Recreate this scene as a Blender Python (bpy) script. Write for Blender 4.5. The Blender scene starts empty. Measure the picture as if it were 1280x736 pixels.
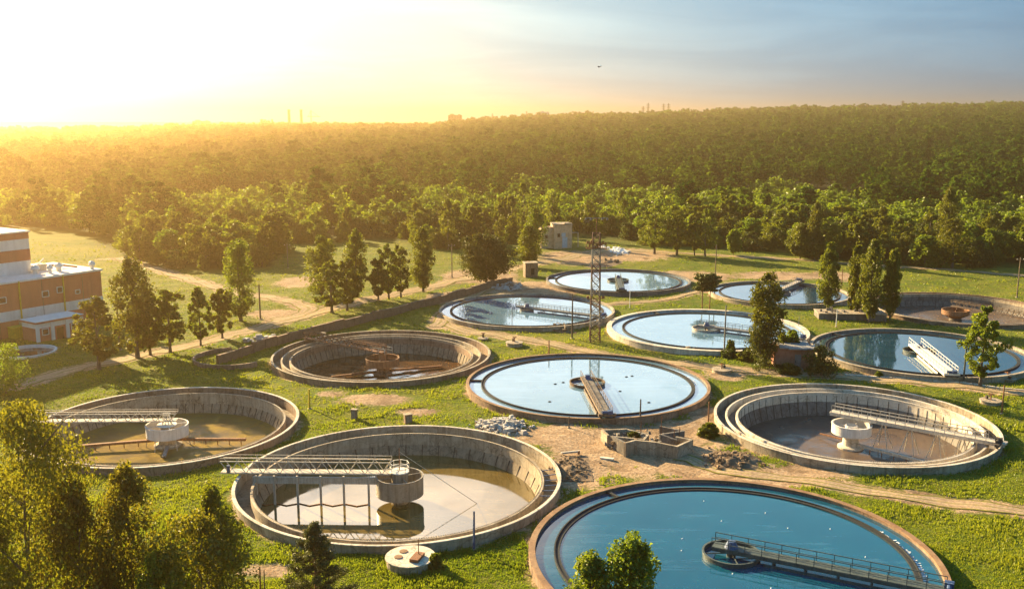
import bpy, bmesh, math, random
import numpy as np
from mathutils import Vector, Matrix
from mathutils.geometry import delaunay_2d_cdt
random.seed(7)
rng = np.random.default_rng(11)
S = bpy.context.scene
COL = S.collection
PI = math.pi
# ------------------------------------------------------------------ camera
F_PX, YH, CAMZ = 1191.0, 153.0, 43.0
PITCH = math.atan((368 - YH) / F_PX)
SP, CP = math.sin(PITCH), math.cos(PITCH)
cam_d = bpy.data.cameras.new('camera')
cam = bpy.data.objects.new('camera', cam_d)
COL.objects.link(cam)
cam.location = (0, 0, CAMZ)
cam.rotation_euler = (PI / 2 - PITCH, 0, 0)
cam_d.sensor_width = 36
cam_d.lens = 36 * F_PX / 1280
cam_d.clip_start = 1
cam_d.clip_end = 60000
S.camera = cam


def at(u, v, z=0.0):
    """ground point seen at photo pixel (u, v) on the level z"""
    a, b = (u - 640) / F_PX, (v - 368) / F_PX
    d = (a, CP - b * SP, -SP - b * CP)
    t = (z - CAMZ) / d[2]
    return Vector((a * t, d[1] * t, z))


def depth(p):
    return p[1] * CP + (CAMZ - p[2]) * SP


def up_height(u, vb, vt):
    """height of an upright thing whose foot is at (u,vb) and top at row vt"""
    p = at(u, vb)
    b = (vt - 368) / F_PX
    t = p.y / (CP - b * SP)
    return CAMZ + t * (-SP - b * CP)


# ------------------------------------------------------------------ materials
def nodes(name):
    m = bpy.data.materials.new(name)
    m.use_nodes = True
    nt = m.node_tree
    nt.nodes.clear()
    out = nt.nodes.new('ShaderNodeOutputMaterial')
    return m, nt, out


def N(nt, typ, **kw):
    n = nt.nodes.new(typ)
    ins = kw.pop('ins', {})
    for k, v in kw.items():
        setattr(n, k, v)
    for k, v in ins.items():
        s = n.inputs[k]
        if hasattr(v, 'is_output') or isinstance(v, bpy.types.NodeSocket):
            nt.links.new(v, s)
        else:
            s.default_value = v
    return n


def ramp(nt, fac, stops, interp='LINEAR'):
    r = nt.nodes.new('ShaderNodeValToRGB')
    r.color_ramp.interpolation = interp
    e = r.color_ramp.elements
    while len(e) < len(stops):
        e.new(0.5)
    for i, (p, c) in enumerate(stops):
        e[i].position = p
        e[i].color = (c, c, c, 1) if isinstance(c, (int, float)) else (*c, 1)
    nt.links.new(fac, r.inputs[0])
    return r.outputs[0]


def noise(nt, vec, scale, detail=5, rough=.6, dist=0.0):
    n = N(nt, 'ShaderNodeTexNoise', ins={'Scale': scale, 'Detail': detail, 'Roughness': rough, 'Distortion': dist})
    if vec is not None:
        nt.links.new(vec, n.inputs['Vector'])
    return n.outputs['Fac']


def mixc(nt, fac, a, b, mode='MIX'):
    m = nt.nodes.new('ShaderNodeMix')
    m.data_type = 'RGBA'
    m.blend_type = mode
    for s, v in ((m.inputs[0], fac), (m.inputs[6], a), (m.inputs[7], b)):
        if isinstance(v, bpy.types.NodeSocket):
            nt.links.new(v, s)
        else:
            s.default_value = v if isinstance(v, (int, float)) else (*v, 1)
    return m.outputs[2]


def math_(nt, op, a, b=0.0, c=None):
    m = nt.nodes.new('ShaderNodeMath')
    m.operation = op
    for i, v in enumerate((a, b) if c is None else (a, b, c)):
        if isinstance(v, bpy.types.NodeSocket):
            nt.links.new(v, m.inputs[i])
        else:
            m.inputs[i].default_value = v
    return m.outputs[0]


def weathered(name, base, dark, light=None, scale=1.2, rough=.85, streak=True, bump=.25, metal=0, spec=.3, amount=1.0):
    """a weathered surface: blotches, vertical rain streaks and grain"""
    m, nt, out = nodes(name)
    tc = N(nt, 'ShaderNodeTexCoord').outputs['Object']
    light = light or tuple(min(1, c * 1.35) for c in base)
    a = noise(nt, tc, scale * .55, 6, .62, .4)
    c = mixc(nt, ramp(nt, a, [(.36, 0.0), (.66, 1.0)]), base, light)
    if streak:
        mp = N(nt, 'ShaderNodeMapping', ins={'Vector': tc, 'Scale': (2.2 * scale, 2.2 * scale, .16 * scale)})
        b = noise(nt, mp.outputs[0], 1.0, 5, .65)
        c = mixc(nt, math_(nt, 'MULTIPLY', ramp(nt, b, [(.46, 0.0), (.72, 1.0)]), .8 * amount), c, dark)
    d = noise(nt, tc, scale * 2.3, 7, .7)
    c = mixc(nt, math_(nt, 'MULTIPLY', ramp(nt, d, [(.52, 0.0), (.75, 1.0)]), .7 * amount), c, dark)
    if name.startswith(('concrete', 'slope')):
        wv = N(nt, 'ShaderNodeVectorMath', operation='MULTIPLY_ADD', ins={0: N(nt, 'ShaderNodeTexNoise', ins={'Vector': tc, 'Scale': .9, 'Detail': 4}).outputs['Color'], 1: (1.6, 1.6, 1.6), 2: tc}).outputs[0]
        ve = N(nt, 'ShaderNodeTexVoronoi', feature='DISTANCE_TO_EDGE', ins={'Vector': wv, 'Scale': .42 * scale}).outputs['Distance']
        c = mixc(nt, ramp(nt, ve, [(.008, .55), (.03, 0.0)]), c, tuple(x * .5 for x in dark))
        vc = N(nt, 'ShaderNodeTexVoronoi', ins={'Vector': wv, 'Scale': .30 * scale}).outputs['Color']
        vb = N(nt, 'ShaderNodeSeparateXYZ', ins={0: vc}).outputs[0]
        c = mixc(nt, math_(nt, 'MULTIPLY', ramp(nt, vb, [(.62, 0.0), (.70, 1.0)]), .35), c, light)
        c = mixc(nt, math_(nt, 'MULTIPLY', ramp(nt, vb, [(.20, 1.0), (.28, 0.0)]), .35), c, dark)
    g = noise(nt, tc, 14, 3, .6)
    c = mixc(nt, .25, c, ramp(nt, g, [(.2, .25), (.8, .75)]), 'OVERLAY')
    p = N(nt, 'ShaderNodeBsdfPrincipled', ins={'Base Color': c, 'Roughness': rough, 'Metallic': metal, 'Specular IOR Level': spec})
    bp = N(nt, 'ShaderNodeBump', ins={'Strength': bump, 'Distance': .06, 'Height': d})
    nt.links.new(bp.outputs[0], p.inputs['Normal'])
    nt.links.new(p.outputs[0], out.inputs[0])
    return m


MAT = {}
MAT['concrete'] = weathered('concrete', (.33, .27, .19), (.13, .095, .06), (.46, .39, .29))
MAT['concrete_pale'] = weathered('concrete_pale', (.55, .48, .38), (.27, .21, .14), (.68, .61, .50), amount=.7)
MAT['concrete_dark'] = weathered('concrete_dark', (.15, .135, .12), (.06, .052, .045), (.22, .20, .175))
MAT['concrete_brown'] = weathered('concrete_brown', (.24, .16, .105), (.085, .055, .035), (.33, .23, .16))
MAT['slope_lining'] = weathered('slope_lining', (.25, .195, .13), (.10, .075, .045), (.33, .265, .185))
MAT['rim_rust'] = weathered('rim_rust', (.19, .105, .055), (.07, .042, .026), (.30, .19, .105), streak=False)
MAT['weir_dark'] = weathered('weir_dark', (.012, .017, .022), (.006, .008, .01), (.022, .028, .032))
MAT['rib'] = weathered('rib', (.05, .042, .035), (.03, .025, .02), streak=False)
MAT['steel_pale'] = weathered('steel_pale', (.48, .43, .35), (.25, .18, .11), (.62, .57, .48), scale=3, rough=.6)
MAT['steel_white'] = weathered('steel_white', (.74, .70, .61), (.45, .36, .26), (.82, .79, .71), scale=3, rough=.55, amount=.5)
MAT['steel_grey'] = weathered('steel_grey', (.16, .165, .16), (.07, .06, .05), (.25, .255, .24), scale=3, rough=.6)
MAT['steel_green'] = weathered('steel_green', (.055, .075, .07), (.025, .03, .028), (.10, .125, .115), scale=3, rough=.55)
MAT['steel_rust'] = weathered('steel_rust', (.20, .085, .04), (.07, .035, .02), (.32, .16, .08), scale=3, rough=.8)
MAT['steel_brown'] = weathered('steel_brown', (.13, .085, .055), (.05, .035, .025), (.24, .17, .11), scale=3, rough=.7)
MAT['steel_blue'] = weathered('steel_blue', (.05, .09, .19), (.03, .04, .07), (.08, .14, .27), scale=3, rough=.5)
MAT['drum_steel'] = weathered('drum_steel', (.27, .245, .20), (.13, .10, .07), (.36, .33, .27), rough=.5, metal=.25)
MAT['drum_white'] = weathered('drum_white', (.66, .62, .56), (.40, .34, .27), (.76, .72, .66), amount=.6)
MAT['drum_brown'] = weathered('drum_brown', (.24, .125, .065), (.09, .05, .03), (.34, .20, .11))
MAT['pole_dark'] = weathered('pole_dark', (.06, .052, .045), (.03, .026, .022), scale=3)
MAT['pole_wood'] = weathered('pole_wood', (.17, .125, .085), (.08, .055, .04), scale=3)
MAT['paint_red'] = weathered('paint_red', (.085, .045, .035), (.14, .05, .03), scale=3, rough=.6)
MAT['yellow_paint'] = weathered('yellow_paint', (.62, .40, .03), (.3, .18, .03), scale=3, rough=.6)
MAT['brick_red'] = None
MAT['roof_grey'] = weathered('roof_grey', (.25, .24, .23), (.13, .12, .11), scale=1.0, streak=False)
MAT['dark_void'] = weathered('dark_void', (.02, .018, .016), (.01, .01, .01), streak=False)
MAT['blue_door'] = weathered('blue_door', (.35, .46, .52), (.2, .27, .3), scale=2, rough=.6)
MAT['salmon'] = weathered('salmon', (.46, .135, .08), (.30, .095, .06), (.52, .17, .105), scale=.5, amount=.5)
MAT['white_wall'] = weathered('white_wall', (.72, .68, .62), (.5, .44, .38), (.8, .77, .72), scale=.6, amount=.5)
MAT['rubble'] = weathered('rubble', (.34, .30, .26), (.16, .14, .12), (.55, .52, .47), scale=1.5, streak=False)
MAT['white_heap'] = weathered('white_heap', (.78, .75, .70), (.55, .5, .44), (.85, .83, .8), scale=1.0, streak=False)
MAT['soil'] = weathered('soil', (.13, .085, .05), (.055, .036, .022), (.22, .155, .095), scale=1.0, streak=False, bump=.8)
MAT['bark'] = weathered('bark', (.11, .085, .062), (.045, .035, .026), (.19, .16, .125), scale=3, bump=.5)
MAT['bark_pine'] = weathered('bark_pine', (.24, .12, .06), (.10, .055, .03), scale=3, bump=.5)
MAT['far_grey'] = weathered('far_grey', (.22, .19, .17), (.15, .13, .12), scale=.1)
MAT['bird'] = weathered('bird', (.05, .045, .04), (.03, .03, .03), scale=5, streak=False)
MAT['float_white'] = weathered('float_white', (.85, .85, .83), (.7, .7, .68), scale=5, streak=False)


def brick_mat(name, c1, c2, mortar):
    m, nt, out = nodes(name)
    tc = N(nt, 'ShaderNodeTexCoord').outputs['Object']
    sep = N(nt, 'ShaderNodeSeparateXYZ', ins={0: tc})
    comb = N(nt, 'ShaderNodeCombineXYZ', ins={0: math_(nt, 'ADD', sep.outputs[0], sep.outputs[1]), 1: sep.outputs[2]})
    b = N(nt, 'ShaderNodeTexBrick', ins={'Vector': comb.outputs[0], 'Color1': (*c1, 1), 'Color2': (*c2, 1), 'Mortar': (*mortar, 1), 'Scale': 2.2, 'Mortar Size': .03})
    d = noise(nt, tc, 1.1, 6, .65)
    c = mixc(nt, ramp(nt, d, [(.45, 0.0), (.75, .75)]), b.outputs[0], tuple(x * .4 for x in c1))
    p = N(nt, 'ShaderNodeBsdfPrincipled', ins={'Base Color': c, 'Roughness': .9})
    nt.links.new(p.outputs[0], out.inputs[0])
    return m


MAT['brick_red'] = brick_mat('brick_red', (.40, .12, .06), (.32, .10, .055), (.34, .26, .2))
MAT['brick_tan'] = brick_mat('brick_tan', (.66, .45, .27), (.55, .36, .21), (.58, .46, .32))
MAT['brick_brown'] = brick_mat('brick_brown', (.20, .125, .075), (.15, .09, .055), (.22, .17, .12))


def water_mat(name, body, body2, ior=1.9, rough=.02, ripple=.03, patch=None, patch_lo=.45, patch_hi=.6, wet=1.0):
    """still water: a coloured body under a Fresnel surface; patch = wet mud showing through"""
    m, nt, out = nodes(name)
    tc = N(nt, 'ShaderNodeTexCoord').outputs['Object']
    a = noise(nt, tc, .16, 4, .6)
    c = mixc(nt, ramp(nt, a, [(.35, 0.0), (.65, 1.0)]), body, body2)
    g = noise(nt, tc, 6, 3, .6)
    c = mixc(nt, .18, c, ramp(nt, g, [(.2, .2), (.8, .8)]), 'OVERLAY')
    dif = N(nt, 'ShaderNodeBsdfDiffuse', ins={'Color': c})
    b1 = noise(nt, tc, 1.6, 4, .6)
    bp = N(nt, 'ShaderNodeBump', ins={'Strength': ripple, 'Distance': .1, 'Height': b1})
    if not patch:
        wnd = noise(nt, tc, .11, 5, .6, 1.2)
        rough = math_(nt, 'MULTIPLY_ADD', ramp(nt, wnd, [(.46, 0.0), (.66, 1.0)]), .11, rough)
        mp = N(nt, 'ShaderNodeMapping', ins={'Vector': tc, 'Rotation': (0, 0, .7), 'Scale': (.12, .9, 1)})
        film = noise(nt, mp.outputs[0], 1.0, 6, .65, .6)
        c3 = mixc(nt, math_(nt, 'MULTIPLY', ramp(nt, film, [(.54, 0.0), (.72, 1.0)]), .35), c, tuple(min(1, x * 1.8 + .06) for x in body))
        nt.links.new(c3, dif.inputs[0])
    gl = N(nt, 'ShaderNodeBsdfGlossy', ins={'Color': (1, 1, 1, 1), 'Roughness': rough, 'Normal': bp.outputs[0]})
    fr = N(nt, 'ShaderNodeFresnel', ins={'IOR': ior})
    fac = math_(nt, 'MULTIPLY', fr.outputs[0], wet)
    if patch:
        q = noise(nt, tc, .35, 6, .62, .8)
        q = ramp(nt, q, [(patch_lo, 0.0), (patch_hi, 1.0)])
        mud = mixc(nt, noise(nt, tc, 2, 6, .7), patch, tuple(x * .45 for x in patch))
        c2 = mixc(nt, q, c, mud)
        nt.links.new(c2, dif.inputs[0])
        fac = math_(nt, 'MULTIPLY', fac, math_(nt, 'SUBTRACT', 1.0, math_(nt, 'MULTIPLY', q, .93)))
    mx = N(nt, 'ShaderNodeMixShader', ins={0: fac, 1: dif.outputs[0], 2: gl.outputs[0]})
    nt.links.new(mx.outputs[0], out.inputs[0])
    return m


MAT['water_deep'] = water_mat('water_deep', (.004, .062, .108), (.006, .078, .130), ior=1.9)
MAT['water_pale'] = water_mat('water_pale', (.09, .18, .25), (.12, .22, .30), ior=3.0)
MAT['water_blue'] = water_mat('water_blue', (.007, .042, .072), (.010, .052, .088), ior=2.6)
MAT['water_olive'] = water_mat('water_olive', (.15, .105, .028), (.10, .07, .018), ior=2.2, ripple=.012)
MAT['algae_floor'] = water_mat('algae_floor', (.11, .075, .02), (.18, .12, .032), ior=1.12, rough=.3, ripple=.05, wet=1.0, patch=(.36, .26, .085), patch_lo=.40, patch_hi=.62)
MAT['mud_wet'] = water_mat('mud_wet', (.07, .04, .02), (.09, .055, .03), ior=3.4, rough=.05, ripple=.08, patch=(.11, .062, .034), patch_lo=.46, patch_hi=.56)
MAT['mud_dry'] = water_mat('mud_dry', (.085, .062, .05), (.12, .09, .072), ior=1.5, rough=.2, ripple=.1, wet=1.0, patch=(.17, .125, .098), patch_lo=.36, patch_hi=.66)


def leaf_mat(name, dark, light, trans=.45, gloss=.025):
    m, nt, out = nodes(name)
    at_ = N(nt, 'ShaderNodeAttribute', attribute_name='tint').outputs['Fac']
    oi = N(nt, 'ShaderNodeObjectInfo').outputs['Random']
    c = mixc(nt, at_, dark, light)
    hs = N(nt, 'ShaderNodeHueSaturation', ins={'Hue': math_(nt, 'MULTIPLY_ADD', oi, .035, .4825), 'Value': math_(nt, 'MULTIPLY_ADD', oi, .5, .75), 'Color': c})
    c = hs.outputs[0]
    d = N(nt, 'ShaderNodeBsdfDiffuse', ins={'Color': c})
    t = N(nt, 'ShaderNodeBsdfTranslucent', ins={'Color': mixc(nt, 1.0, c, (1.6, 1.45, .6), 'MULTIPLY')})
    mx = N(nt, 'ShaderNodeMixShader', ins={0: trans, 1: d.outputs[0], 2: t.outputs[0]})
    g = N(nt, 'ShaderNodeBsdfGlossy', ins={'Color': (.9, .9, .8, 1), 'Roughness': .45})
    m2 = N(nt, 'ShaderNodeMixShader', ins={0: gloss, 1: mx.outputs[0], 2: g.outputs[0]})
    nt.links.new(m2.outputs[0], out.inputs[0])
    return m


MAT['leaf'] = leaf_mat('leaf', (.060, .086, .010), (.150, .175, .020), .5)
MAT['leaf_bright'] = leaf_mat('leaf_bright', (.075, .12, .012), (.17, .23, .025), .52)
MAT['leaf_gold'] = leaf_mat('leaf_gold', (.085, .090, .010), (.19, .185, .020), .5)
MAT['leaf_dark'] = leaf_mat('leaf_dark', (.030, .046, .010), (.075, .095, .018), .4)
MAT['leaf_yellow'] = leaf_mat('leaf_yellow', (.078, .118, .011), (.185, .225, .022), .5)
MAT['needle'] = leaf_mat('needle', (.035, .046, .012), (.095, .105, .028), .25)
MAT['forest_leaf'] = leaf_mat('forest_leaf', (.011, .033, .006), (.090, .128, .018), .34, 0.0)
MAT['grass_blade'] = leaf_mat('grass_blade', (.065, .130, .010), (.225, .245, .026), .5)


def ground_mat():
    m, nt, out = nodes('ground')
    tc = N(nt, 'ShaderNodeTexCoord').outputs['Object']
    dirt = N(nt, 'ShaderNodeAttribute', attribute_name='dirt').outputs['Fac']
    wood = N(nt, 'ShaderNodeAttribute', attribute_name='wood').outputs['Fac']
    a = noise(nt, tc, .045, 5, .6, .5)
    b = noise(nt, tc, .35, 6, .65, .6)
    d = noise(nt, tc, 2.6, 6, .7)
    mp = N(nt, 'ShaderNodeMapping', ins={'Vector': tc, 'Rotation': (0, 0, .5), 'Scale': (.05, .30, .2)})
    st = noise(nt, mp.outputs[0], 1.0, 5, .6, .4)
    g = mixc(nt, ramp(nt, a, [(.38, 0.0), (.62, 1.0)]), (.070, .135, .009), (.19, .20, .020))
    g = mixc(nt, ramp(nt, st, [(.48, 0.0), (.68, .7)]), g, (.060, .080, .008))
    g = mixc(nt, ramp(nt, b, [(.42, 0.0), (.70, .85)]), g, (.22, .19, .035))
    g = mixc(nt, ramp(nt, d, [(.40, .65), (.60, 0.0)]), g, (.048, .062, .009))
    soil = mixc(nt, ramp(nt, b, [(.35, 0.0), (.65, 1.0)]), (.38, .26, .155), (.54, .40, .26))
    soil = mixc(nt, ramp(nt, d, [(.40, .8), (.62, 0.0)]), soil, (.19, .12, .065))
    sd_ = noise(nt, tc, .16, 7, .68, 1.0)
    soil = mixc(nt, ramp(nt, sd_, [(.50, 0.0), (.64, .8)]), soil, (.135, .085, .048))
    e = math_(nt, 'ADD', dirt, math_(nt, 'MULTIPLY_ADD', b, .9, -.45))
    e = math_(nt, 'ADD', e, math_(nt, 'MULTIPLY_ADD', d, .7, -.35))
    e = ramp(nt, e, [(.42, 0.0), (.62, 1.0)])
    c = mixc(nt, e, g, soil)
    c = mixc(nt, wood, c, (.018, .022, .007))  # dark forest floor, with the understory's shade put into its colour
    p = N(nt, 'ShaderNodeBsdfPrincipled', ins={'Base Color': c, 'Roughness': .95, 'Specular IOR Level': .1})
    h = math_(nt, 'ADD', math_(nt, 'MULTIPLY', b, .5), math_(nt, 'MULTIPLY', d, .35))
    bp = N(nt, 'ShaderNodeBump', ins={'Strength': .7, 'Distance': .6, 'Height': h})
    nt.links.new(bp.outputs[0], p.inputs['Normal'])
    nt.links.new(p.outputs[0], out.inputs[0])
    return m


MAT['ground'] = ground_mat()


def path_mat():
    m, nt, out = nodes('path')
    tc = N(nt, 'ShaderNodeTexCoord').outputs['Object']
    b = noise(nt, tc, .4, 6, .65, .6)
    d = noise(nt, tc, 3.0, 6, .7)
    soil = mixc(nt, ramp(nt, b, [(.35, 0.0), (.65, 1.0)]), (.42, .30, .19), (.58, .44, .29))
    soil = mixc(nt, ramp(nt, d, [(.42, .7), (.6, 0.0)]), soil, (.17, .12, .07))
    ac = N(nt, 'ShaderNodeAttribute', attribute_name='across').outputs['Fac']
    off = math_(nt, 'ABSOLUTE', math_(nt, 'SUBTRACT', ac, .5))       # 0 mid-track, .5 verge
    n1 = math_(nt, 'ADD', math_(nt, 'MULTIPLY', b, .6), math_(nt, 'MULTIPLY', d, .6))
    mid = math_(nt, 'MULTIPLY', ramp(nt, off, [(.03, 1.0), (.13, 0.0)]), ramp(nt, n1, [(.52, 0.0), (.66, .85)]))
    edge = ramp(nt, math_(nt, 'ADD', off, math_(nt, 'MULTIPLY', n1, .45)), [(.60, 0.0), (.72, 1.0)])
    grs = mixc(nt, ramp(nt, d, [(.4, 0.0), (.6, 1.0)]), (.07, .08, .010), (.20, .18, .025))
    rut = ramp(nt, math_(nt, 'ABSOLUTE', math_(nt, 'SUBTRACT', off, .24)), [(.03, .45), (.09, 0.0)])
    soil = mixc(nt, rut, soil, (.24, .165, .10))
    soil = mixc(nt, math_(nt, 'MAXIMUM', mid, edge), soil, grs)
    p = N(nt, 'ShaderNodeBsdfPrincipled', ins={'Base Color': soil, 'Roughness': .95, 'Specular IOR Level': .1})
    nt.links.new(p.outputs[0], out.inputs[0])
    return m


MAT['path'] = path_mat()


# ------------------------------------------------------------------ mesh builder
class MB:
    def __init__(s):
        s.v, s.f, s.m, s.mats = [], [], [], []

    def mi(s, mat):
        if mat not in s.mats:
            s.mats.append(mat)
        return s.mats.index(mat)

    def add(s, vs, fs, mat):
        o = len(s.v)
        i = s.mi(mat)
        s.v += [tuple(p) for p in vs]
        for f in fs:
            s.f.append([o + k for k in f])
            s.m.append(i)

    def box(s, c, size, mat, rz=0.0, taper=1.0, lean=(0, 0)):
        x, y, z = [a / 2 for a in size]
        R = Matrix.Rotation(rz, 3, 'Z')
        vs = []
        for k, t in ((-1, 1.0), (1, taper)):
            for sx, sy in ((-1, -1), (1, -1), (1, 1), (-1, 1)):
                p = R @ Vector((sx * x * t, sy * y * t, k * z))
                if k > 0:
                    p += Vector((lean[0], lean[1], 0))
                vs.append(p + Vector(c))
        s.add(vs, [(3, 2, 1, 0), (4, 5, 6, 7), (0, 1, 5, 4), (1, 2, 6, 5), (2, 3, 7, 6), (3, 0, 4, 7)], mat)

    def bar(s, p, q, w, mat, h=None):
        """square bar from p to q"""
        p, q = Vector(p), Vector(q)
        d = (q - p)
        if d.length < 1e-6:
            return
        d.normalize()
        up = Vector((0, 0, 1)) if abs(d.z) < .95 else Vector((1, 0, 0))
        a = d.cross(up).normalized()
        b = a.cross(d)
        h = h or w
        vs = []
        for e in (p, q):
            for i, j in ((-1, -1), (1, -1), (1, 1), (-1, 1)):
                vs.append(e + a * (i * w / 2) + b * (j * h / 2))
        s.add(vs, [(3, 2, 1, 0), (4, 5, 6, 7), (0, 1, 5, 4), (1, 2, 6, 5), (2, 3, 7, 6), (3, 0, 4, 7)], mat)

    def tube(s, pts, rad, mat, seg=8, cap=True):
        pts = [Vector(p) for p in pts]
        n = len(pts)
        rad = [rad] * n if isinstance(rad, (int, float)) else rad
        vs = []
        for i, p in enumerate(pts):
            d = (pts[min(i + 1, n - 1)] - pts[max(i - 1, 0)]).normalized()
            up = Vector((0, 0, 1)) if abs(d.z) < .9 else Vector((1, 0, 0))
            a = d.cross(up).normalized()
            b = a.cross(d)
            for k in range(seg):
                t = 2 * PI * k / seg
                vs.append(p + (a * math.cos(t) + b * math.sin(t)) * rad[i])
        fs = [(i * seg + k, i * seg + (k + 1) % seg, (i + 1) * seg + (k + 1) % seg, (i + 1) * seg + k) for i in range(n - 1) for k in range(seg)]
        if cap:
            fs += [tuple(range(seg))[::-1], tuple((n - 1) * seg + k for k in range(seg))]
        s.add(vs, fs, mat)

    def lathe(s, prof, mat, seg=120, closed=False, a0=0.0, a1=2 * PI, c=(0, 0, 0)):
        full = abs(a1 - a0 - 2 * PI) < 1e-6
        n = seg if full else seg + 1
        k = len(prof)
        vs = []
        for i in range(n):
            a = a0 + (a1 - a0) * i / seg
            for r, z in prof:
                vs.append((c[0] + r * math.cos(a), c[1] + r * math.sin(a), c[2] + z))
        fs = []
        for i in range(seg):
            j = (i + 1) % n
            for t in range(k if closed else k - 1):
                u = (t + 1) % k
                fs.append((i * k + t, i * k + u, j * k + u, j * k + t)[::-1])
        if closed and not full:
            fs += [tuple(range(k)), tuple((n - 1) * k + t for t in range(k))[::-1]]
        s.add(vs, fs, mat)

    def disc(s, r, z, mat, seg=120, c=(0, 0), rings=(1.0,)):
        vs = [(c[0], c[1], z)]
        fs = []
        for q in rings:
            vs += [(c[0] + r * q * math.cos(2 * PI * i / seg), c[1] + r * q * math.sin(2 * PI * i / seg), z) for i in range(seg)]
        for i in range(seg):
            fs.append((0, 1 + i, 1 + (i + 1) % seg))
        for k in range(len(rings) - 1):
            o = 1 + k * seg
            fs += [(o + i, o + seg + i, o + seg + (i + 1) % seg, o + (i + 1) % seg) for i in range(seg)]
        s.add(vs, fs, mat)

    def build(s, name, parent=None, smooth=False):
        me = bpy.data.meshes.new(name)
        me.from_pydata([tuple(v) for v in s.v], [], s.f)
        for mt in s.mats:
            me.materials.append(MAT[mt])
        me.polygons.foreach_set('material_index', s.m)
        if smooth:
            me.polygons.foreach_set('use_smooth', [True] * len(me.polygons))
        me.update()
        bm = bmesh.new()
        bm.from_mesh(me)
        bmesh.ops.recalc_face_normals(bm, faces=bm.faces)
        if name in ('water', 'tank_floor'):      # the surface faces the sky
            bm.normal_update()
            bmesh.ops.reverse_faces(bm, faces=[f for f in bm.faces if f.normal.z < 0])
        bm.to_mesh(me)
        bm.free()
        o = bpy.data.objects.new(name, me)
        COL.objects.link(o)
        if parent:
            o.parent = parent
        return o


def tag(o, label=None, cat=None, group=None, kind=None):
    for k, v in (('label', label), ('category', cat), ('group', group), ('kind', kind)):
        if v:
            o[k] = v
    return o


def thing(name, label, cat, loc=(0, 0, 0), rz=0.0, group=None):
    o = bpy.data.objects.new(name, None)
    o.empty_display_size = .5
    COL.objects.link(o)
    o.location = loc
    o.rotation_euler = (0, 0, rz)
    return tag(o, label, cat, group)


def quads_mesh(name, V, mat, tint=None, extra=None):
    """mesh from an (n,4,3) array of quads, with a per-quad tint"""
    n = len(V)
    me = bpy.data.meshes.new(name)
    me.vertices.add(n * 4)
    me.vertices.foreach_set('co', V.reshape(-1).astype(np.float32))
    me.loops.add(n * 4)
    me.loops.foreach_set('vertex_index', np.arange(n * 4, dtype=np.int32))
    me.polygons.add(n)
    me.polygons.foreach_set('loop_start', np.arange(0, n * 4, 4, dtype=np.int32))
    me.polygons.foreach_set('loop_total', np.full(n, 4, np.int32))
    if tint is not None:
        at_ = me.attributes.new('tint', 'FLOAT', 'FACE')
        at_.data.foreach_set('value', tint.astype(np.float32))
    me.materials.append(MAT[mat])
    me.update(calc_edges=True)
    return me


# ------------------------------------------------------------------ the lie of the land
AZ_K = np.radians([-60, -29, -26, -22, -18, -12, -5, -2.5, 0, 3, 9, 16, 23, 29, 60])
TOP_V = np.array([162, 161, 161, 160, 157, 156, 157, 151, 147.5, 145, 142, 137, 135, 132, 131])
CREST = 2300.0


def terrain(x, y):
    x, y = np.asarray(x, float), np.asarray(y, float)
    D = np.hypot(x, y)
    az = np.arctan2(x, np.maximum(y, 1e-3))
    hill = np.interp(az, AZ_K, CAMZ + (YH - TOP_V) / F_PX * CREST - 15)
    t = np.clip((D - 520) / (CREST - 520), 0, 1)
    s = t * (1.25 - .25 * t)
    z = hill * s
    fall = np.clip((D - CREST) / 1500, 0, 1)
    z = z * (1 - fall * fall * (3 - 2 * fall))
    far = np.clip((D - 6000) / 2500, 0, 1)
    z += far * far * (3 - 2 * far) * (38 + 14 * np.sin(az * 9 + .8) + 7 * np.sin(az * 31) + 4 * np.sin(az * 67))
    und = .16 * np.sin(x * .13 + 1.2) * np.sin(y * .11) + .10 * np.sin(x * .31 + y * .27) + .07 * np.sin(x * .55 - y * .48 + 2)
    return z + und * np.clip((D - 30) / 60, 0, 1)


def gz(p):
    return float(terrain(p[0], p[1]))


# ------------------------------------------------------------------ tanks: centre, radius
TANKS = {
    'T0': ((-49.2, 130.4), 18.4), 'T1': ((-13.6, 109.6), 19.5), 'T2': ((12.4, 151.9), 19.9), 'T3': ((21.8, 88.7), 20.1),
    'T4': ((-24.0, 171.5), 20.0), 'T5': ((3.4, 214.2), 20.0), 'T6': ((28.8, 255.5), 19.5), 'T7': ((40.4, 193.7), 20.6),
    'T8': ((67.2, 236.3), 17.3), 'T9': ((76.4, 174.0), 19.6), 'T10': ((103.0, 217.0), 20.0), 'T11': ((48.9, 131.6), 19.4),
}
_b = at(34, 441)
TANKS['small'] = ((_b.x, _b.y), 5.2)

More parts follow.
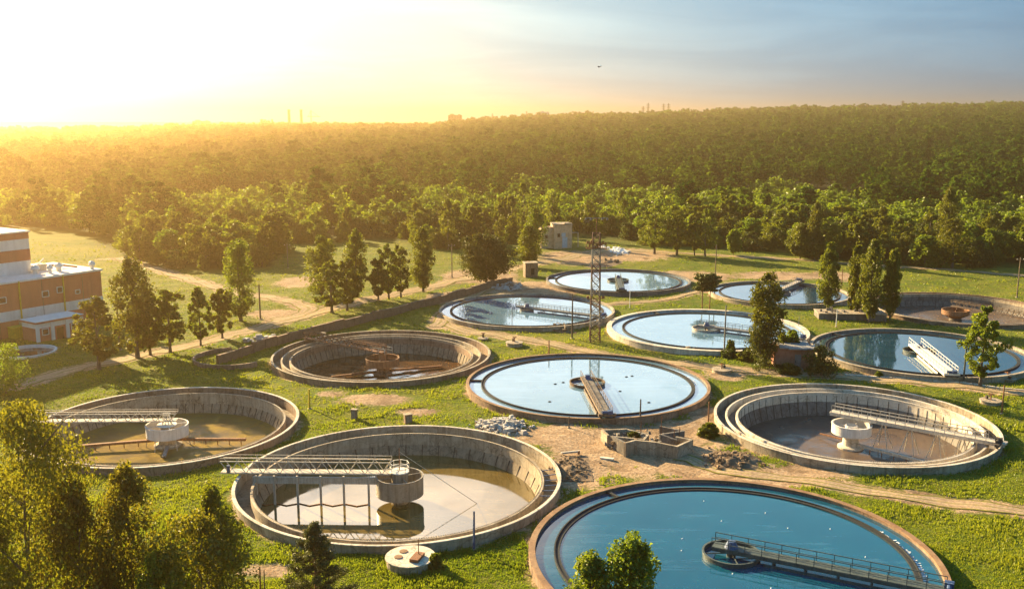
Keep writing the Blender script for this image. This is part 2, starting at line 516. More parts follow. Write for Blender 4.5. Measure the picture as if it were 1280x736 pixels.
# paths: pixel polylines with half widths
PATHS = {
    'main': ([(20, 482), (90, 463), (180, 443), (250, 428), (330, 408), (400, 389), (470, 372), (520, 362), (570, 351), (620, 340), (680, 328), (730, 318), (775, 312)], 2.3),
    'side': ([(345, 400), (372, 393), (384, 384), (340, 372), (300, 366), (255, 354), (215, 342), (150, 322)], 2.0),
    'cross': ([(560, 402), (575, 412), (625, 420), (690, 431), (760, 444), (830, 452), (900, 460), (980, 466), (1060, 470), (1140, 477), (1220, 486), (1300, 495)], 1.6),
    'back': ([(775, 312), (840, 316), (920, 320), (1000, 325), (1080, 331), (1160, 336), (1240, 341), (1330, 347)], 1.6),
    'lower': ([(850, 572), (900, 588), (960, 596), (1030, 604), (1110, 616), (1190, 627), (1260, 637), (1340, 648)], 1.3),
    'link': ([(640, 352), (600, 366), (575, 380), (556, 394), (545, 408)], 1.6),
    'loop': ([(775, 312), (766, 328), (745, 334)], 1.6),
    'arc': ([(690, 384), (740, 381), (800, 378), (850, 371), (880, 362)], 1.0),
}
DIRT = [(790, 560, 120, 34), (690, 545, 55, 16), (720, 590, 50, 22), (880, 585, 70, 20), (840, 540, 60, 18), (960, 600, 60, 12), (330, 712, 40, 10), (625, 538, 30, 8),
        (590, 400, 40, 8), (650, 360, 55, 9), (560, 372, 30, 8), (720, 322, 50, 9), (790, 318, 50, 8), (375, 352, 30, 7), (345, 392, 40, 6), (600, 345, 50, 9),
        (410, 492, 18, 4), (525, 515, 30, 4), (470, 500, 50, 7), (870, 345, 50, 7), (1050, 345, 40, 6), (1040, 378, 35, 5), (690, 365, 40, 6), (905, 470, 28, 6),
        (1000, 590, 60, 10), (885, 520, 26, 14), (860, 395, 25, 6), (975, 345, 60, 5)]


def polyline(pts, step=1.5):
    P = [at(u, v) for u, v in pts]
    P = [P[0] + (P[0] - P[1])] + P + [P[-1] + (P[-1] - P[-2])]
    out = []
    for i in range(1, len(P) - 2):
        p0, p1, p2, p3 = P[i - 1:i + 3]
        n = max(2, int((p2 - p1).length / step))
        for k in range(n):
            t = k / n
            out.append(.5 * ((2 * p1) + (-p0 + p2) * t + (2 * p0 - 5 * p1 + 4 * p2 - p3) * t * t + (-p0 + 3 * p1 - 3 * p2 + p3) * t ** 3))
    out.append(P[-2])
    return out


PATH_PTS = {k: (polyline(p), w) for k, (p, w) in PATHS.items()}


def tank_dist(x, y):
    return np.min([np.hypot(x - c[0], y - c[1]) - r for c, r in TANKS.values()], axis=0)


def dirt_mask(x, y):
    d = np.zeros(x.shape)
    for pts, w in PATH_PTS.values():
        A = np.array([(p.x, p.y) for p in pts])
        for i in range(0, len(A), 1):
            q = np.hypot(x - A[i, 0], y - A[i, 1])
            d = np.maximum(d, np.clip(1.0 - (q - w * .8) / 2.6, 0, .85))
    for u, v, ru, rv in DIRT:
        c = at(u, v)
        rx = ru * depth(c) / F_PX
        ry = (at(u, v - rv) - at(u, v + rv)).length / 2
        q = np.hypot((x - c.x) / rx, (y - c.y) / ry)
        d = np.maximum(d, np.clip(1.25 - q * .75, 0, .95))
    td = tank_dist(x, y)
    d = np.maximum(d, np.clip(.62 - td * .28, 0, .6) * (td > -1))
    return d


# edge of the wood, as photo pixels, turned into bearing -> distance
EDGE = [(-260, 300), (-40, 284), (60, 286), (130, 298), (178, 333), (260, 340), (338, 338), (352, 306), (430, 302), (470, 296), (545, 312), (600, 312), (645, 306), (700, 292), (760, 296), (800, 306), (900, 312), (980, 316), (1010, 328), (1120, 333), (1280, 337), (1560, 340)]
EA = np.array([math.atan2(at(u, v).x, at(u, v).y) for u, v in EDGE])
ED = np.array([at(u, v).xy.length for u, v in EDGE])


def edge_dist(az):
    return np.interp(az, EA, ED)


def build_ground():
    pts, edges = [], []
    holes = [(c, r - .18) for k, (c, r) in TANKS.items()]
    for c, r in holes:
        o = len(pts)
        n = 96
        pts += [Vector((c[0] + r * math.cos(2 * PI * i / n), c[1] + r * math.sin(2 * PI * i / n))) for i in range(n)]
        edges += [(o + i, o + (i + 1) % n) for i in range(n)]
    XY = []

    def grid(x0, x1, y0, y1, st, skip=None):
        gx, gy = np.meshgrid(np.arange(x0, x1 + .1, st), np.arange(y0, y1 + .1, st))
        gx, gy = gx.ravel().copy(), gy.ravel().copy()
        gx += rng.uniform(-.2, .2, gx.shape) * st
        gy += rng.uniform(-.2, .2, gx.shape) * st
        k = np.ones(gx.shape, bool)
        if skip:
            k &= ~((gx > skip[0]) & (gx < skip[1]) & (gy > skip[2]) & (gy < skip[3]))
        XY.append(np.stack([gx[k], gy[k]], 1))
    near = (-125, 165, 60, 330)
    grid(near[0], near[1], near[2], near[3], 2.2)
    mid = (-420, 420, -120, 760)
    grid(*mid, 20, (near[0] - 3, near[1] + 3, near[2] - 3, near[3] + 3))
    far = (-2400, 2400, -600, 4200)
    grid(*far, 90, (mid[0] - 30, mid[1] + 30, mid[2] - 30, mid[3] + 30))
    grid(-26000, 26000, -8000, 26000, 700, (far[0] - 200, far[1] + 200, far[2] - 200, far[3] + 200))
    A = np.concatenate(XY)
    td = np.min([np.hypot(A[:, 0] - c[0], A[:, 1] - c[1]) - r for c, r in holes], axis=0)
    A = A[td > .5]
    pts += [Vector(p) for p in A]
    r = delaunay_2d_cdt(pts, edges, [], 0, 1e-4)
    V = np.array([(p.x, p.y) for p in r[0]])
    Fc = [f for f in r[2]]
    cen = np.array([V[list(f)].mean(axis=0) for f in Fc])
    keep = np.ones(len(Fc), bool)
    for c, rr in holes:
        keep &= np.hypot(cen[:, 0] - c[0], cen[:, 1] - c[1]) > rr * .998
    Fc = [f for f, k in zip(Fc, keep) if k]
    Z = terrain(V[:, 0], V[:, 1])
    me = bpy.data.meshes.new('ground')
    me.from_pydata([(a, b, c) for (a, b), c in zip(V, Z)], [], Fc)
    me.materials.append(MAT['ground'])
    me.polygons.foreach_set('use_smooth', [True] * len(me.polygons))
    dm = np.zeros(len(V))
    nr = (V[:, 0] > -160) & (V[:, 0] < 200) & (V[:, 1] > 40) & (V[:, 1] < 420)
    dm[nr] = dirt_mask(V[nr, 0], V[nr, 1])
    me.attributes.new('dirt', 'FLOAT', 'POINT').data.foreach_set('value', dm.astype(np.float32))
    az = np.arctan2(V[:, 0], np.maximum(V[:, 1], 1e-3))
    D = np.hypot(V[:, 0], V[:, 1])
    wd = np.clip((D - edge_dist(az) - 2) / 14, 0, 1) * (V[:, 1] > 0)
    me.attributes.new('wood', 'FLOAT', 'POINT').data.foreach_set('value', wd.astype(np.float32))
    me.update()
    o = bpy.data.objects.new('ground', me)
    COL.objects.link(o)
    tag(o, kind='structure')


build_ground()


def build_path(key, lift):
    pts, w = PATH_PTS[key]
    vs, fs, ac = [], [], []
    n = len(pts)
    k = 9
    ph = rng.uniform(0, 9)
    for i, p in enumerate(pts):
        d = (pts[min(i + 1, n - 1)] - pts[max(i - 1, 0)])
        nn = Vector((-d.y, d.x, 0)).normalized()
        wl = w * (1 + .22 * math.sin(i * .9 + ph) + rng.uniform(-.2, .2))
        wr = w * (1 + .22 * math.sin(i * .7 + 2 * ph) + rng.uniform(-.2, .2))
        for j in range(k):
            t = j / (k - 1)
            q = p + nn * (-wl + (wl + wr) * t)
            vs.append((q.x, q.y, gz(q) + lift))
            ac.append(t)
    for i in range(n - 1):
        for j in range(k - 1):
            a = i * k + j
            fs.append((a, a + 1, a + k + 1, a + k))
    me = bpy.data.meshes.new('path')
    me.from_pydata(vs, [], fs)
    me.materials.append(MAT['path'])
    me.attributes.new('across', 'FLOAT', 'POINT').data.foreach_set('value', ac)
    o = bpy.data.objects.new('path', me)
    COL.objects.link(o)
    tag(o, kind='structure')


for _i, _k in enumerate(('main', 'cross', 'back', 'lower', 'side', 'link', 'arc')):
    build_path(_k, .05 + .006 * _i)


# ------------------------------------------------------------------ tanks
def tank_thing(key, label):
    c, r = TANKS[key]
    return thing('settling_tank', label, 'tank', (c[0], c[1], 0), 0, 'round settling tanks'), r


def filled_tank(key, label, rim=1.0, rimw=.42, wall='concrete', cop='concrete_pale', water='water_pale', chan=2.0, cross=(PI,), spill=None):
    t, R = tank_thing(key, label)
    b = MB()
    b.lathe([(R, -1.2), (R, rim - .14), (R - rimw, rim - .14), (R - rimw, -1.2)], wall, closed=True)
    b.build('outer_wall', t)
    b = MB()
    b.lathe([(R + .05, rim - .14), (R + .05, rim - .02), (R + .02, rim), (R - rimw - .02, rim), (R - rimw - .05, rim - .02), (R - rimw - .05, rim - .14)], cop, closed=True)
    b.build('rim', t)
    wz = rim - .42
    b = MB()
    b.disc(R - rimw + .1, wz, water, rings=(.25, .5, .75, 1.0))
    b.build('water', t)
    r1 = R - rimw - chan
    b = MB()
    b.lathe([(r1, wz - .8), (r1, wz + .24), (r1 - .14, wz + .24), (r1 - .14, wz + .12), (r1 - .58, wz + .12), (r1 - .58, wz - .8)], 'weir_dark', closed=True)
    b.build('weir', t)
    for a in cross:
        b = MB()
        rm = (R - rimw + r1) / 2
        b.box((rm * math.cos(a), rm * math.sin(a), wz - .1), (chan + .1, .35, .7), 'weir_dark', a)
        b.build('channel_baffle', t)
    if spill:
        b = MB()
        n = int((spill[1] - spill[0]) * r1 / .22)
        for i in range(n):
            a = spill[0] + (spill[1] - spill[0]) * i / n
            if random.random() < .75:
                q = r1 + .02 + random.uniform(0, .5)
                b.box((q * math.cos(a), q * math.sin(a), wz + .02), (random.uniform(.1, .5), random.uniform(.06, .2), .02), 'float_white', a + random.uniform(-.3, .3))
        b.build('foam', t)['kind'] = 'stuff'
    return t, R, wz


def empty_tank(key, label, prof, wall='concrete', cop='concrete_pale', ring='concrete', inner='concrete', slope='slope_lining', floor='water_olive',
               rim=1.0, water_z=-2.6, ribs=72, ring_arc=None, column=None, rungs=None, joints=False):
    """prof: radial offsets of the channel walls, e.g. [(2.0, .55)] or two of them"""
    t, R = tank_thing(key, label)
    b = MB()
    b.lathe([(R, -1.0), (R, rim - .10), (R - .30, rim - .10), (R - .30, -1.0)], wall, closed=True)
    b.build('outer_wall', t)
    b = MB()
    b.lathe([(R + .06, rim - .10), (R + .06, rim - .02), (R + .03, rim), (R - .32, rim), (R - .35, rim - .02), (R - .35, rim - .10)], cop, closed=True)
    b.build('rim', t)
    last = prof[-1][0]
    b = MB()
    b.lathe([(R - .28, -.62), (R - last - .02, -.62)], slope)
    b.build('channel_floor', t)
    for off, top in prof:
        b = MB()
        r = R - off
        arc = ring_arc or (0, 2 * PI)
        b.lathe([(r, -.7), (r, top - .03), (r - .03, top), (r - .29, top), (r - .32, top - .03), (r - .32, -.7)], ring, closed=True, a0=arc[0], a1=arc[1])
        if off == last:
            for i in range(420):   # saw-tooth weir plate along the inner lip
                a = arc[0] + (arc[1] - arc[0]) * (i + .5) / 420
                b.box(((r - .34) * math.cos(a), (r - .34) * math.sin(a), top - .02), (.03, .12, .16), ring, a)
        b.build('channel_wall', t)
    ri = R - last - .32
    b = MB()
    b.lathe([(ri, .0), (ri - .02, -1.05), (ri - .02, -1.10)], inner)
    if joints:
        for i in range(ribs):
            a = 2 * PI * i / ribs
            b.bar(((ri + .0) * math.cos(a), (ri + .0) * math.sin(a), -.02), ((ri - .03) * math.cos(a), (ri - .03) * math.sin(a), -1.06), .08, 'rib')
    b.build('inner_wall', t)
    b = MB()
    zf = water_z - .35
    b.lathe([(ri - .02, -1.10), (ri - .75, zf)], slope)
    for i in range(ribs):
        a = 2 * PI * i / ribs
        p = Vector(((ri - .05) * math.cos(a), (ri - .05) * math.sin(a), -1.08))
        q = Vector(((ri - .72) * math.cos(a), (ri - .72) * math.sin(a), zf))
        b.bar(p, q, .10, 'rib')
    b.build('sloped_lining', t)
    b = MB()
    b.disc(ri - .30, water_z, floor, rings=(.2, .4, .6, .8, 1.0))
    b.build('water' if floor == 'water_olive' else 'tank_floor', t)
    if rungs:
        for a in np.linspace(rungs[0], rungs[1], 6):
            b = MB()
            b.bar(((R - .4) * math.cos(a), (R - .4) * math.sin(a), .5), ((R - prof[0][0]) * math.cos(a), (R - prof[0][0]) * math.sin(a), .35), .09, 'steel_blue')
            b.build('cross_bar', t)
    if column:
        b = MB()
        b.lathe([(column[0] * 1.5, water_z - .3), (column[0] * 1.5, water_z + .25), (column[0], water_z + .45), (column[0] * .9, column[1]), (.01, column[1])], inner, seg=28)
        b.build('centre_column', t)
    return t, R


def angle_to(key, u, v, z=1.2):
    c, r = TANKS[key]
    p = at(u, v, z)
    return math.atan2(p.y - c[1], p.x - c[0])


def railing(b, x0, x1, y, z0, h, m, posts=1.6, mid=True, th=.06):
    n = max(2, int(round((x1 - x0) / posts)))
    for i in range(n + 1):
        x = x0 + (x1 - x0) * i / n
        b.bar((x, y, z0), (x, y, z0 + h), th, m)
    b.bar((x0, y, z0 + h), (x1, y, z0 + h), th * 1.2, m)
    if mid:
        b.bar((x0, y, z0 + h * .5), (x1, y, z0 + h * .5), th * .8, m)


def feed_drum(t, r, zt, zb, m, cone=None, spokes=True, th=.08):
    b = MB()
    prof = [(r - th, zt), (r, zt), (r, zb)]
    if cone:
        prof += [(cone[0], cone[1]), (cone[0] - th, cone[1]), (r - th, zb + .1)]
    else:
        prof += [(r - th, zb)]
    b.lathe(prof, m, seg=56, closed=True)
    b.lathe([(r + .06, zt - .06), (r + .06, zt + .05), (r - th - .06, zt + .05), (r - th - .06, zt - .06)], m, seg=56, closed=True)
    if spokes:
        for k in range(4):
            a = k * PI / 2 + .5
            b.bar((.5 * math.cos(a), .5 * math.sin(a), zt - .1), ((r - .05) * math.cos(a), (r - .05) * math.sin(a), zt - .1), .09, m)
    return b.build('feed_drum', t)


def carriage(t, L, zr, m, motor=None):
    b = MB()
    b.box((L, 0, zr + .45), (.55, 2.6, .35), m)
    b.box((L - .1, .45, zr + .85), (.8, .7, .5), motor or m)
    b.tube([(L - .1, .15, zr + .8), (L - .1, -.75, zr + .8)], .22, motor or m, 10)
    o = b.build('drive_carriage', t)
    for s in (-1, 1):
        w = MB()
        w.tube([(L - .13, s * .95, zr + .24), (L + .13, s * .95, zr + .24)], .23, 'pole_dark', 14)
        w.build('wheel', o)


def walkway_bridge(key, label, ang, wz, L=None, m='steel_grey', deckm=None, width=1.4, zd=1.45, drum_r=2.9, start=-1.8, hang=True, rail=True, motor='steel_blue', drum_m=None, rim=1.0, rail_h=1.0):
    c, R = TANKS[key]
    L = L or R - .3
    t = thing('scraper_bridge', label, 'bridge', (c[0], c[1], 0), ang, 'scraper bridges')
    b = MB()
    b.box(((start + L) / 2, 0, zd), (L - start, width, .10), deckm or m)
    for s in (-1, 1):
        b.bar((start, s * width / 2, zd - .18), (L, s * width / 2, zd - .18), .12, m, .36)
    n = int((L - start) / 1.5)
    for i in range(n + 1):
        x = start + (L - start) * i / n
        b.bar((x, -width / 2, zd - .12), (x, width / 2, zd - .12), .09, m)
    b.build('deck', t)
    if rail:
        for s in (-1, 1):
            b = MB()
            railing(b, start, L - .3, s * width / 2, zd, rail_h, m)
            b.build('railing', t)
    if hang:
        b = MB()
        for i in range(5):
            x = 4.2 + i * 3.0
            if x > L - 3.2:
                break
            b.bar((x, -width / 2, zd - .3), (x, -width / 2 - .25, wz - .1), .10, m)
            b.bar((x, width / 2, zd - .3), (x, width / 2 + .25, wz - .1), .10, m)
            b.bar((x, -width / 2 - .2, wz + .18), (x, width / 2 + .2, wz + .18), .10, m)
        b.bar((3.4, -width / 2 - .15, wz + .12), (L - 3.2, -width / 2 - .15, wz + .12), .10, m, .28)
        b.build('skimmer_frame', t)
    feed_drum(t, drum_r, wz + .42, wz - .5, drum_m or m)
    b = MB()
    b.tube([(0, 0, wz - .5), (0, 0, zd + .1)], .45, m, 16)
    b.lathe([(.01, zd + .75), (.4, zd + .7), (.55, zd + .35), (.7, zd + .05)], motor, seg=16)
    b.build('pivot', t)
    carriage(t, L, rim, m, motor)
    return t


# --- filled tanks
filled_tank('T2', 'filled round tank at the centre of the site, brown rim, pale still water', cop='rim_rust', wall='concrete_brown', water='water_pale', cross=(PI * .97,), spill=(-.05, .45))
filled_tank('T3', 'largest round tank nearest the camera, deep blue water inside a rusty brown rim', cop='rim_rust', wall='concrete_brown', water='water_deep', rimw=.58, chan=1.9, cross=(2.15,), spill=(-.62, .35))
filled_tank('T5', 'filled pale tank with thin grey rim left of the lattice mast', cop='concrete', water='water_pale', rimw=.4, cross=(PI * .8,))
filled_tank('T6', 'farthest filled tank, dark rim, in front of the ruined tan brick building', cop='concrete_dark', wall='concrete_dark', water='water_pale', cross=(2.9,))
filled_tank('T7', 'filled tank with wide pale concrete rim right of the lattice mast', cop='concrete_pale', wall='concrete_pale', water='water_pale', rimw=1.0, chan=2.2, cross=(2.0, -1.9))
filled_tank('T8', 'filled tank behind the slender poplars, its bridge reaching the far rim', cop='concrete', water='water_blue', rimw=.5, cross=(.4,))
filled_tank('T9', 'filled blue tank at the right with a white bridge and tall tree reflections', cop='concrete', water='water_blue', rimw=.55, chan=2.2, cross=(2.2,))
# --- emptied tanks
empty_tank('T1', 'emptied concrete tank with shallow mirror water and a grey steel drum', [(2.0, .5)], column=(.7, -1.4), rungs=(-.28, .18), ribs=46, water_z=-2.4)
empty_tank('T0', 'emptied tank at the left with sunlit algae floor and white drum', [(1.9, .55)], floor='algae_floor', water_z=-2.5, wall='concrete_brown', ring='concrete', column=(1.3, -1.5))
empty_tank('T4', 'emptied brown tank with wet mud floor and a rusty brown drum', [(1.7, .6), (3.2, .45)], floor='mud_wet', water_z=-2.9, wall='concrete_brown', cop='concrete', inner='concrete_brown', column=(1.15, -.9))
empty_tank('T11', 'emptied tank at the right with pale triple rim walls and a wide walkway', [(1.6, .6), (3.1, .4)], floor='mud_dry', water_z=-3.2, ring='concrete_pale', inner='concrete_pale', slope='concrete_dark', ribs=64, ring_arc=(-.30 + .06, 2 * PI - .30 - .14), column=(1.2, -1.5), joints=True)
empty_tank('T10', 'emptied dark brown tank partly out of frame, behind the lone birch', [(1.6, .7)], floor='mud_dry', water_z=-2.2, rim=.85, wall='concrete_brown', ring='concrete', inner='concrete_dark', slope='concrete_dark', cop='concrete_brown', column=(1.0, -1.2))

# small basin by the factory
t, _R = thing('round_basin', 'small round basin with a white rim beside the factory annex', 'basin', (*TANKS['small'][0], 0)), 5.2
b = MB()
b.lathe([(5.2, -.6), (5.2, .45), (4.85, .45), (4.85, -.6)], 'white_wall', seg=64, closed=True)
b.build('rim', t)
b = MB()
b.disc(4.9, -.15, 'mud_wet', seg=64)
b.build('water', t)

# --- bridges on the filled tanks
WZ = .58
walkway_bridge('T2', 'brown weathered bridge pointing at the camera over the central tank', angle_to('T2', 757, 517), WZ, m='steel_brown', deckm='concrete_dark', width=1.7)
walkway_bridge('T3', 'dark green bridge with double handrails over the deep blue nearest tank', angle_to('T3', 1150, 734), WZ, m='steel_green', drum_r=2.8)
walkway_bridge('T5', 'grey bridge with a row of hanging skimmer frames left of the lattice mast', angle_to('T5', 742, 395), WZ, m='steel_grey', start=-2.5, drum_r=1.6)
walkway_bridge('T6', 'short looking dark bridge over the farthest tank, aimed at the camera', angle_to('T6', 777, 364), WZ, m='steel_green')
walkway_bridge('T7', 'blue grey bridge passing behind the tall poplar beside the brick hut', angle_to('T7', 1002, 424), WZ, m='steel_grey', drum_m='steel_pale')
walkway_bridge('T8', 'grey bridge reaching to the far right rim behind the slender poplars', angle_to('T8', 1010, 347), WZ, L=17.6, m='steel_grey', deckm='steel_pale')
walkway_bridge('T9', 'white painted bridge with tall white handrails over dark blue water', angle_to('T9', 1190, 470), WZ, m='steel_white', width=2.2, start=-3.2, drum_m='steel_green', rail_h=1.2)


# --- truss bridges on the emptied tanks
def truss_bridge(key, label, ang, L, zd, m, h=1.1, width=1.3, start=0.0, panel=1.9, girder=None, posts=None, blades=True, zfloor=-2.55):
    c, R = TANKS[key]
    t = thing('scraper_bridge', label, 'bridge', (c[0], c[1], 0), ang, 'scraper bridges')
    for s in (-1, 1):
        b = MB()
        y = s * width / 2
        b.bar((start, y, zd), (L, y, zd), .13, m)
        b.bar((start, y, zd + h), (L, y, zd + h), .11, m)
        b.bar((start, y, zd + h * 1.28), (L, y, zd + h * 1.28), .06, m)
        n = int((L - start) / panel)
        for i in range(n):
            x0 = start + (L - start) * i / n
            x1 = start + (L - start) * (i + 1) / n
            xm = (x0 + x1) / 2
            b.bar((x0, y, zd + h), (xm, y, zd), .08, m)
            b.bar((xm, y, zd), (x1, y, zd + h), .08, m)
            b.bar((x0, y, zd + h), (x0, y, zd + h * 1.28), .06, m)
        b.build('truss', t)
    b = MB()
    b.box(((start + L) / 2, 0, zd + .06), (L - start, width - .16, .06), m)
    b.build('deck', t)
    if girder:
        b = MB()
        b.box(((girder[0] + girder[1]) / 2, girder[2], zd - .75), (girder[1] - girder[0], .16, .75), 'steel_pale')
        b.bar((girder[0], girder[2], zd - .32), (girder[1], girder[2], zd - .32), .28, 'steel_pale', .09)
        b.build('girder', t)
    if posts:
        for i, x in enumerate(posts):
            b = MB()
            y = (girder[2] + (.14 if girder[2] > 0 else -.14)) if girder else -width / 2
            b.bar((x, y, zd - .1), (x, y, zfloor), .24, m)
            b.build('post', t)
        if blades:
            for i, x in enumerate(posts[:-1]):
                b = MB()
                x2 = posts[i + 1]
                xm = (x + x2) / 2
                b.bar((x, y - .3, zfloor + .12), (xm, y + .45, zfloor + .12), .10, 'steel_rust', .36)
                b.bar((xm, y + .38, zfloor + .12), (x2, y - .3, zfloor + .12), .10, 'steel_rust', .36)
                b.build('scraper_blade', t)
    return t


A1 = angle_to('T1', 292, 590)
t = truss_bridge('T1', 'long pale truss bridge running from the left rim to the grey drum', A1, 21.6, 1.35, 'steel_pale', start=1.0, h=1.45, girder=(2.6, 17.6, 1.0), posts=[3.6, 6.6, 9.4, 12.2, 15.0, 17.2], zfloor=-2.6)
feed_drum(t, 2.85, .95, -1.35, 'drum_steel', th=.07)
b = MB()
b.tube([(0, 0, -1.7), (0, 0, 1.5)], 1.0, 'drum_steel', 24)
b.lathe([(.01, 1.62), (1.15, 1.6), (1.2, 1.5), (1.0, 1.45)], 'steel_white', seg=24)
b.build('drive_housing', t)
b = MB()
for i in range(8):
    a, a2 = 2 * PI * i / 8, 2 * PI * (i + 1) / 8
    p, q = Vector((1.15 * math.cos(a), 1.15 * math.sin(a), 1.5)), Vector((1.15 * math.cos(a2), 1.15 * math.sin(a2), 1.5))
    b.bar(p, p + Vector((0, 0, 1.1)), .06, 'steel_white')
    for k in (.55, 1.1):
        b.bar(p + Vector((0, 0, k)), q + Vector((0, 0, k)), .06, 'steel_white')
b.build('railing', t)
b = MB()
b.tube([(0, 0, 1.5), (0, 0, 4.4)], .06, 'steel_rust', 6)
b.build('mast', t)
b = MB()
q = Matrix.Rotation(-A1, 3, 'Z') @ Vector((9.5, -.5, -2.5))
b.tube([(0, 0, 4.0), q], .035, 'steel_pale', 5)
b.build('stay_cable', t)
b = MB()
b.box((20.6, .75, 1.9), (.35, .3, .9), 'steel_blue')
b.build('control_box', t)
# wet patch and pipe pile at the column foot
A0 = angle_to('T0', 44, 527)
t = truss_bridge('T0', 'pinkish truss bridge over the algae covered floor of the left tank', A0, 19.5, 1.3, 'steel_pale', start=-1.5, zfloor=-2.4)
feed_drum(t, 2.9, .65, -.9, 'drum_white', cone=None)
b = MB()
b.tube([(0, 0, -1.6), (0, 0, .5)], .9, 'drum_steel', 20)
b.lathe([(.01, .72), (1.35, .7), (1.4, .6)], 'steel_white', seg=24)
for k in range(9):
    a = k * .7
    b.bar((.7 * math.cos(a), .7 * math.sin(a), .6), (.5 * math.cos(a + 1.2), .5 * math.sin(a + 1.2), 2.3), .08, 'steel_white')
    b.bar((.6 * math.cos(a), .6 * math.sin(a), 2.2), (.6 * math.cos(a + .7), .6 * math.sin(a + .7), 2.2), .07, 'steel_white')
b.build('drive_housing', t)
for da, ln in ((.18, 12.5), (PI + .02, 11.0)):
    b = MB()
    a = da - 0.0
    p, q = Vector((1.2 * math.cos(a), 1.2 * math.sin(a), -1.55)), Vector((ln * math.cos(a), ln * math.sin(a), -1.75))
    b.bar(p, q, .5, 'steel_rust', .35)
    for k in range(5):
        r = p.lerp(q, .25 + k * .17)
        b.bar(r, r - Vector((0, 0, .8)), .1, 'steel_rust')
    b.build('scraper_arm', t)
for k in range(6):
    a = k * PI / 3 + .2
    b = MB()
    b.bar((2.7 * math.cos(a), 2.7 * math.sin(a), -.8), (3.0 * math.cos(a), 3.0 * math.sin(a), -2.5), .09, 'steel_pale')
    b.build('leg', t)
b = MB()
b.bar((-.4, 1.5, -2.1), (-1.2, 5.5, -2.2), .5, 'steel_grey', .25)
b.build('chute', t)

A4 = angle_to('T4', 376, 421)
t = truss_bridge('T4', 'dark brown truss bridge leading to the rusty drum in the muddy tank', A4, 20.6, 1.2, 'steel_rust', start=-.5)
feed_drum(t, 3.1, .15, -1.15, 'drum_brown', cone=(1.6, -1.6))
b = MB()
b.tube([(0, 0, -1), (0, 0, 1.1)], .7, 'drum_brown', 18)
railing(b, -1.6, 1.6, 1.0, 1.1, 1.0, 'steel_pale')
railing(b, -1.6, 1.6, -1.0, 1.1, 1.0, 'steel_pale')
b.build('drive_housing', t)
for da, ln in ((1.0, 9.5), (1.0 + PI, 11.5), (2.5, 8.5), (2.5 + PI, 9.0)):
    b = MB()
    p, q = Vector((1.2 * math.cos(da), 1.2 * math.sin(da), -2.4)), Vector((ln * math.cos(da), ln * math.sin(da), -2.6))
    b.bar(p, q, .35, 'steel_rust', .4)
    b.bar(p + Vector((0, 0, .9)), p.lerp(q, .6) + Vector((0, 0, .1)), .12, 'steel_rust')
    b.build('scraper_arm', t)

A11 = angle_to('T11', 1246, 556)
c11, R11 = TANKS['T11']
t = thing('scraper_bridge', 'pale walkway with railing and tripod legs in the emptied right tank', 'bridge', (*c11, 0), A11, 'scraper bridges')
b = MB()
zd = 1.25
b.box((8.2, 1.2, zd), (23.4, 1.5, .22), 'steel_pale')
for s in (-1, 1):
    b.bar((-3.4, 1.2 + s * .75, zd - .2), (19.8, 1.2 + s * .75, zd - .2), .12, 'steel_pale', .34)
b.build('deck', t)
for s in (-1, 1):
    b = MB()
    railing(b, -3.2, 17.5, 1.2 + s * .72, zd + .1, 1.05, 'steel_pale', posts=1.3, th=.07)
    b.build('railing', t)
feed_drum(t, 2.75, .35, -1.0, 'drum_white', cone=(1.3, -1.55), spokes=False, th=.14)
b = MB()
b.lathe([(.9, -1.0), (.9, .15), (.75, .15), (.75, -1.0)], 'drum_white', seg=24, closed=True)
for k in range(4):
    a = k * PI / 2
    b.bar((.8 * math.cos(a), .8 * math.sin(a), -.1), (2.7 * math.cos(a), 2.7 * math.sin(a), -.1), .1, 'drum_white')
b.build('inner_ring', t)
for x in (4.2, 7.8, 11.4, 14.6):
    b = MB()
    top = Vector((x, 1.2, zd - .15))
    for dx, dy in ((-1.1, -1.6), (1.1, -1.6), (-1.0, 1.2), (1.0, 1.2)):
        b.tube([top + Vector((dx * .1, -.4, 0)), (x + dx, 1.2 + dy, -2.9)], .065, 'steel_pale', 6)
    b.build('tripod_leg', t)
b = MB()
b.bar((1.2, -.6, -2.4), (12.6, -1.6, -2.7), .5, 'steel_pale', .35)
for k in range(6):
    b.bar((3 + 1.7 * k, -.8 - k * .14, -2.5), (3 + 1.7 * k, -.8 - k * .14, -3.2), .12, 'steel_rust')
b.build('scraper_arm', t)
b = MB()
b.bar((-1.2, .5, -2.4), (-5.2, 2.0, -2.7), .2, 'steel_rust', .2)
b.build('scraper_arm', t)
carriage(t, R11 - .25, 1.0, 'pole_dark', 'pole_dark')

A10 = angle_to('T10', 1276, 396)
t = truss_bridge('T10', 'brown truss bridge behind the lone birch at the right edge', A10, 20.0, 1.0, 'steel_brown', start=-1.0)
feed_drum(t, 3.0, .2, -.8, 'drum_brown', cone=(1.3, -1.7))
for k in range(3):
    b = MB()
    a = 2.2 + k * 1.3
    b.bar((2.9 * math.cos(a), 2.9 * math.sin(a), -.5), (3.1 * math.cos(a), 3.1 * math.sin(a), -2.8), .1, 'steel_rust')
    b.build('leg', t)
carriage(t, 19.75, 1.0, 'pole_dark')

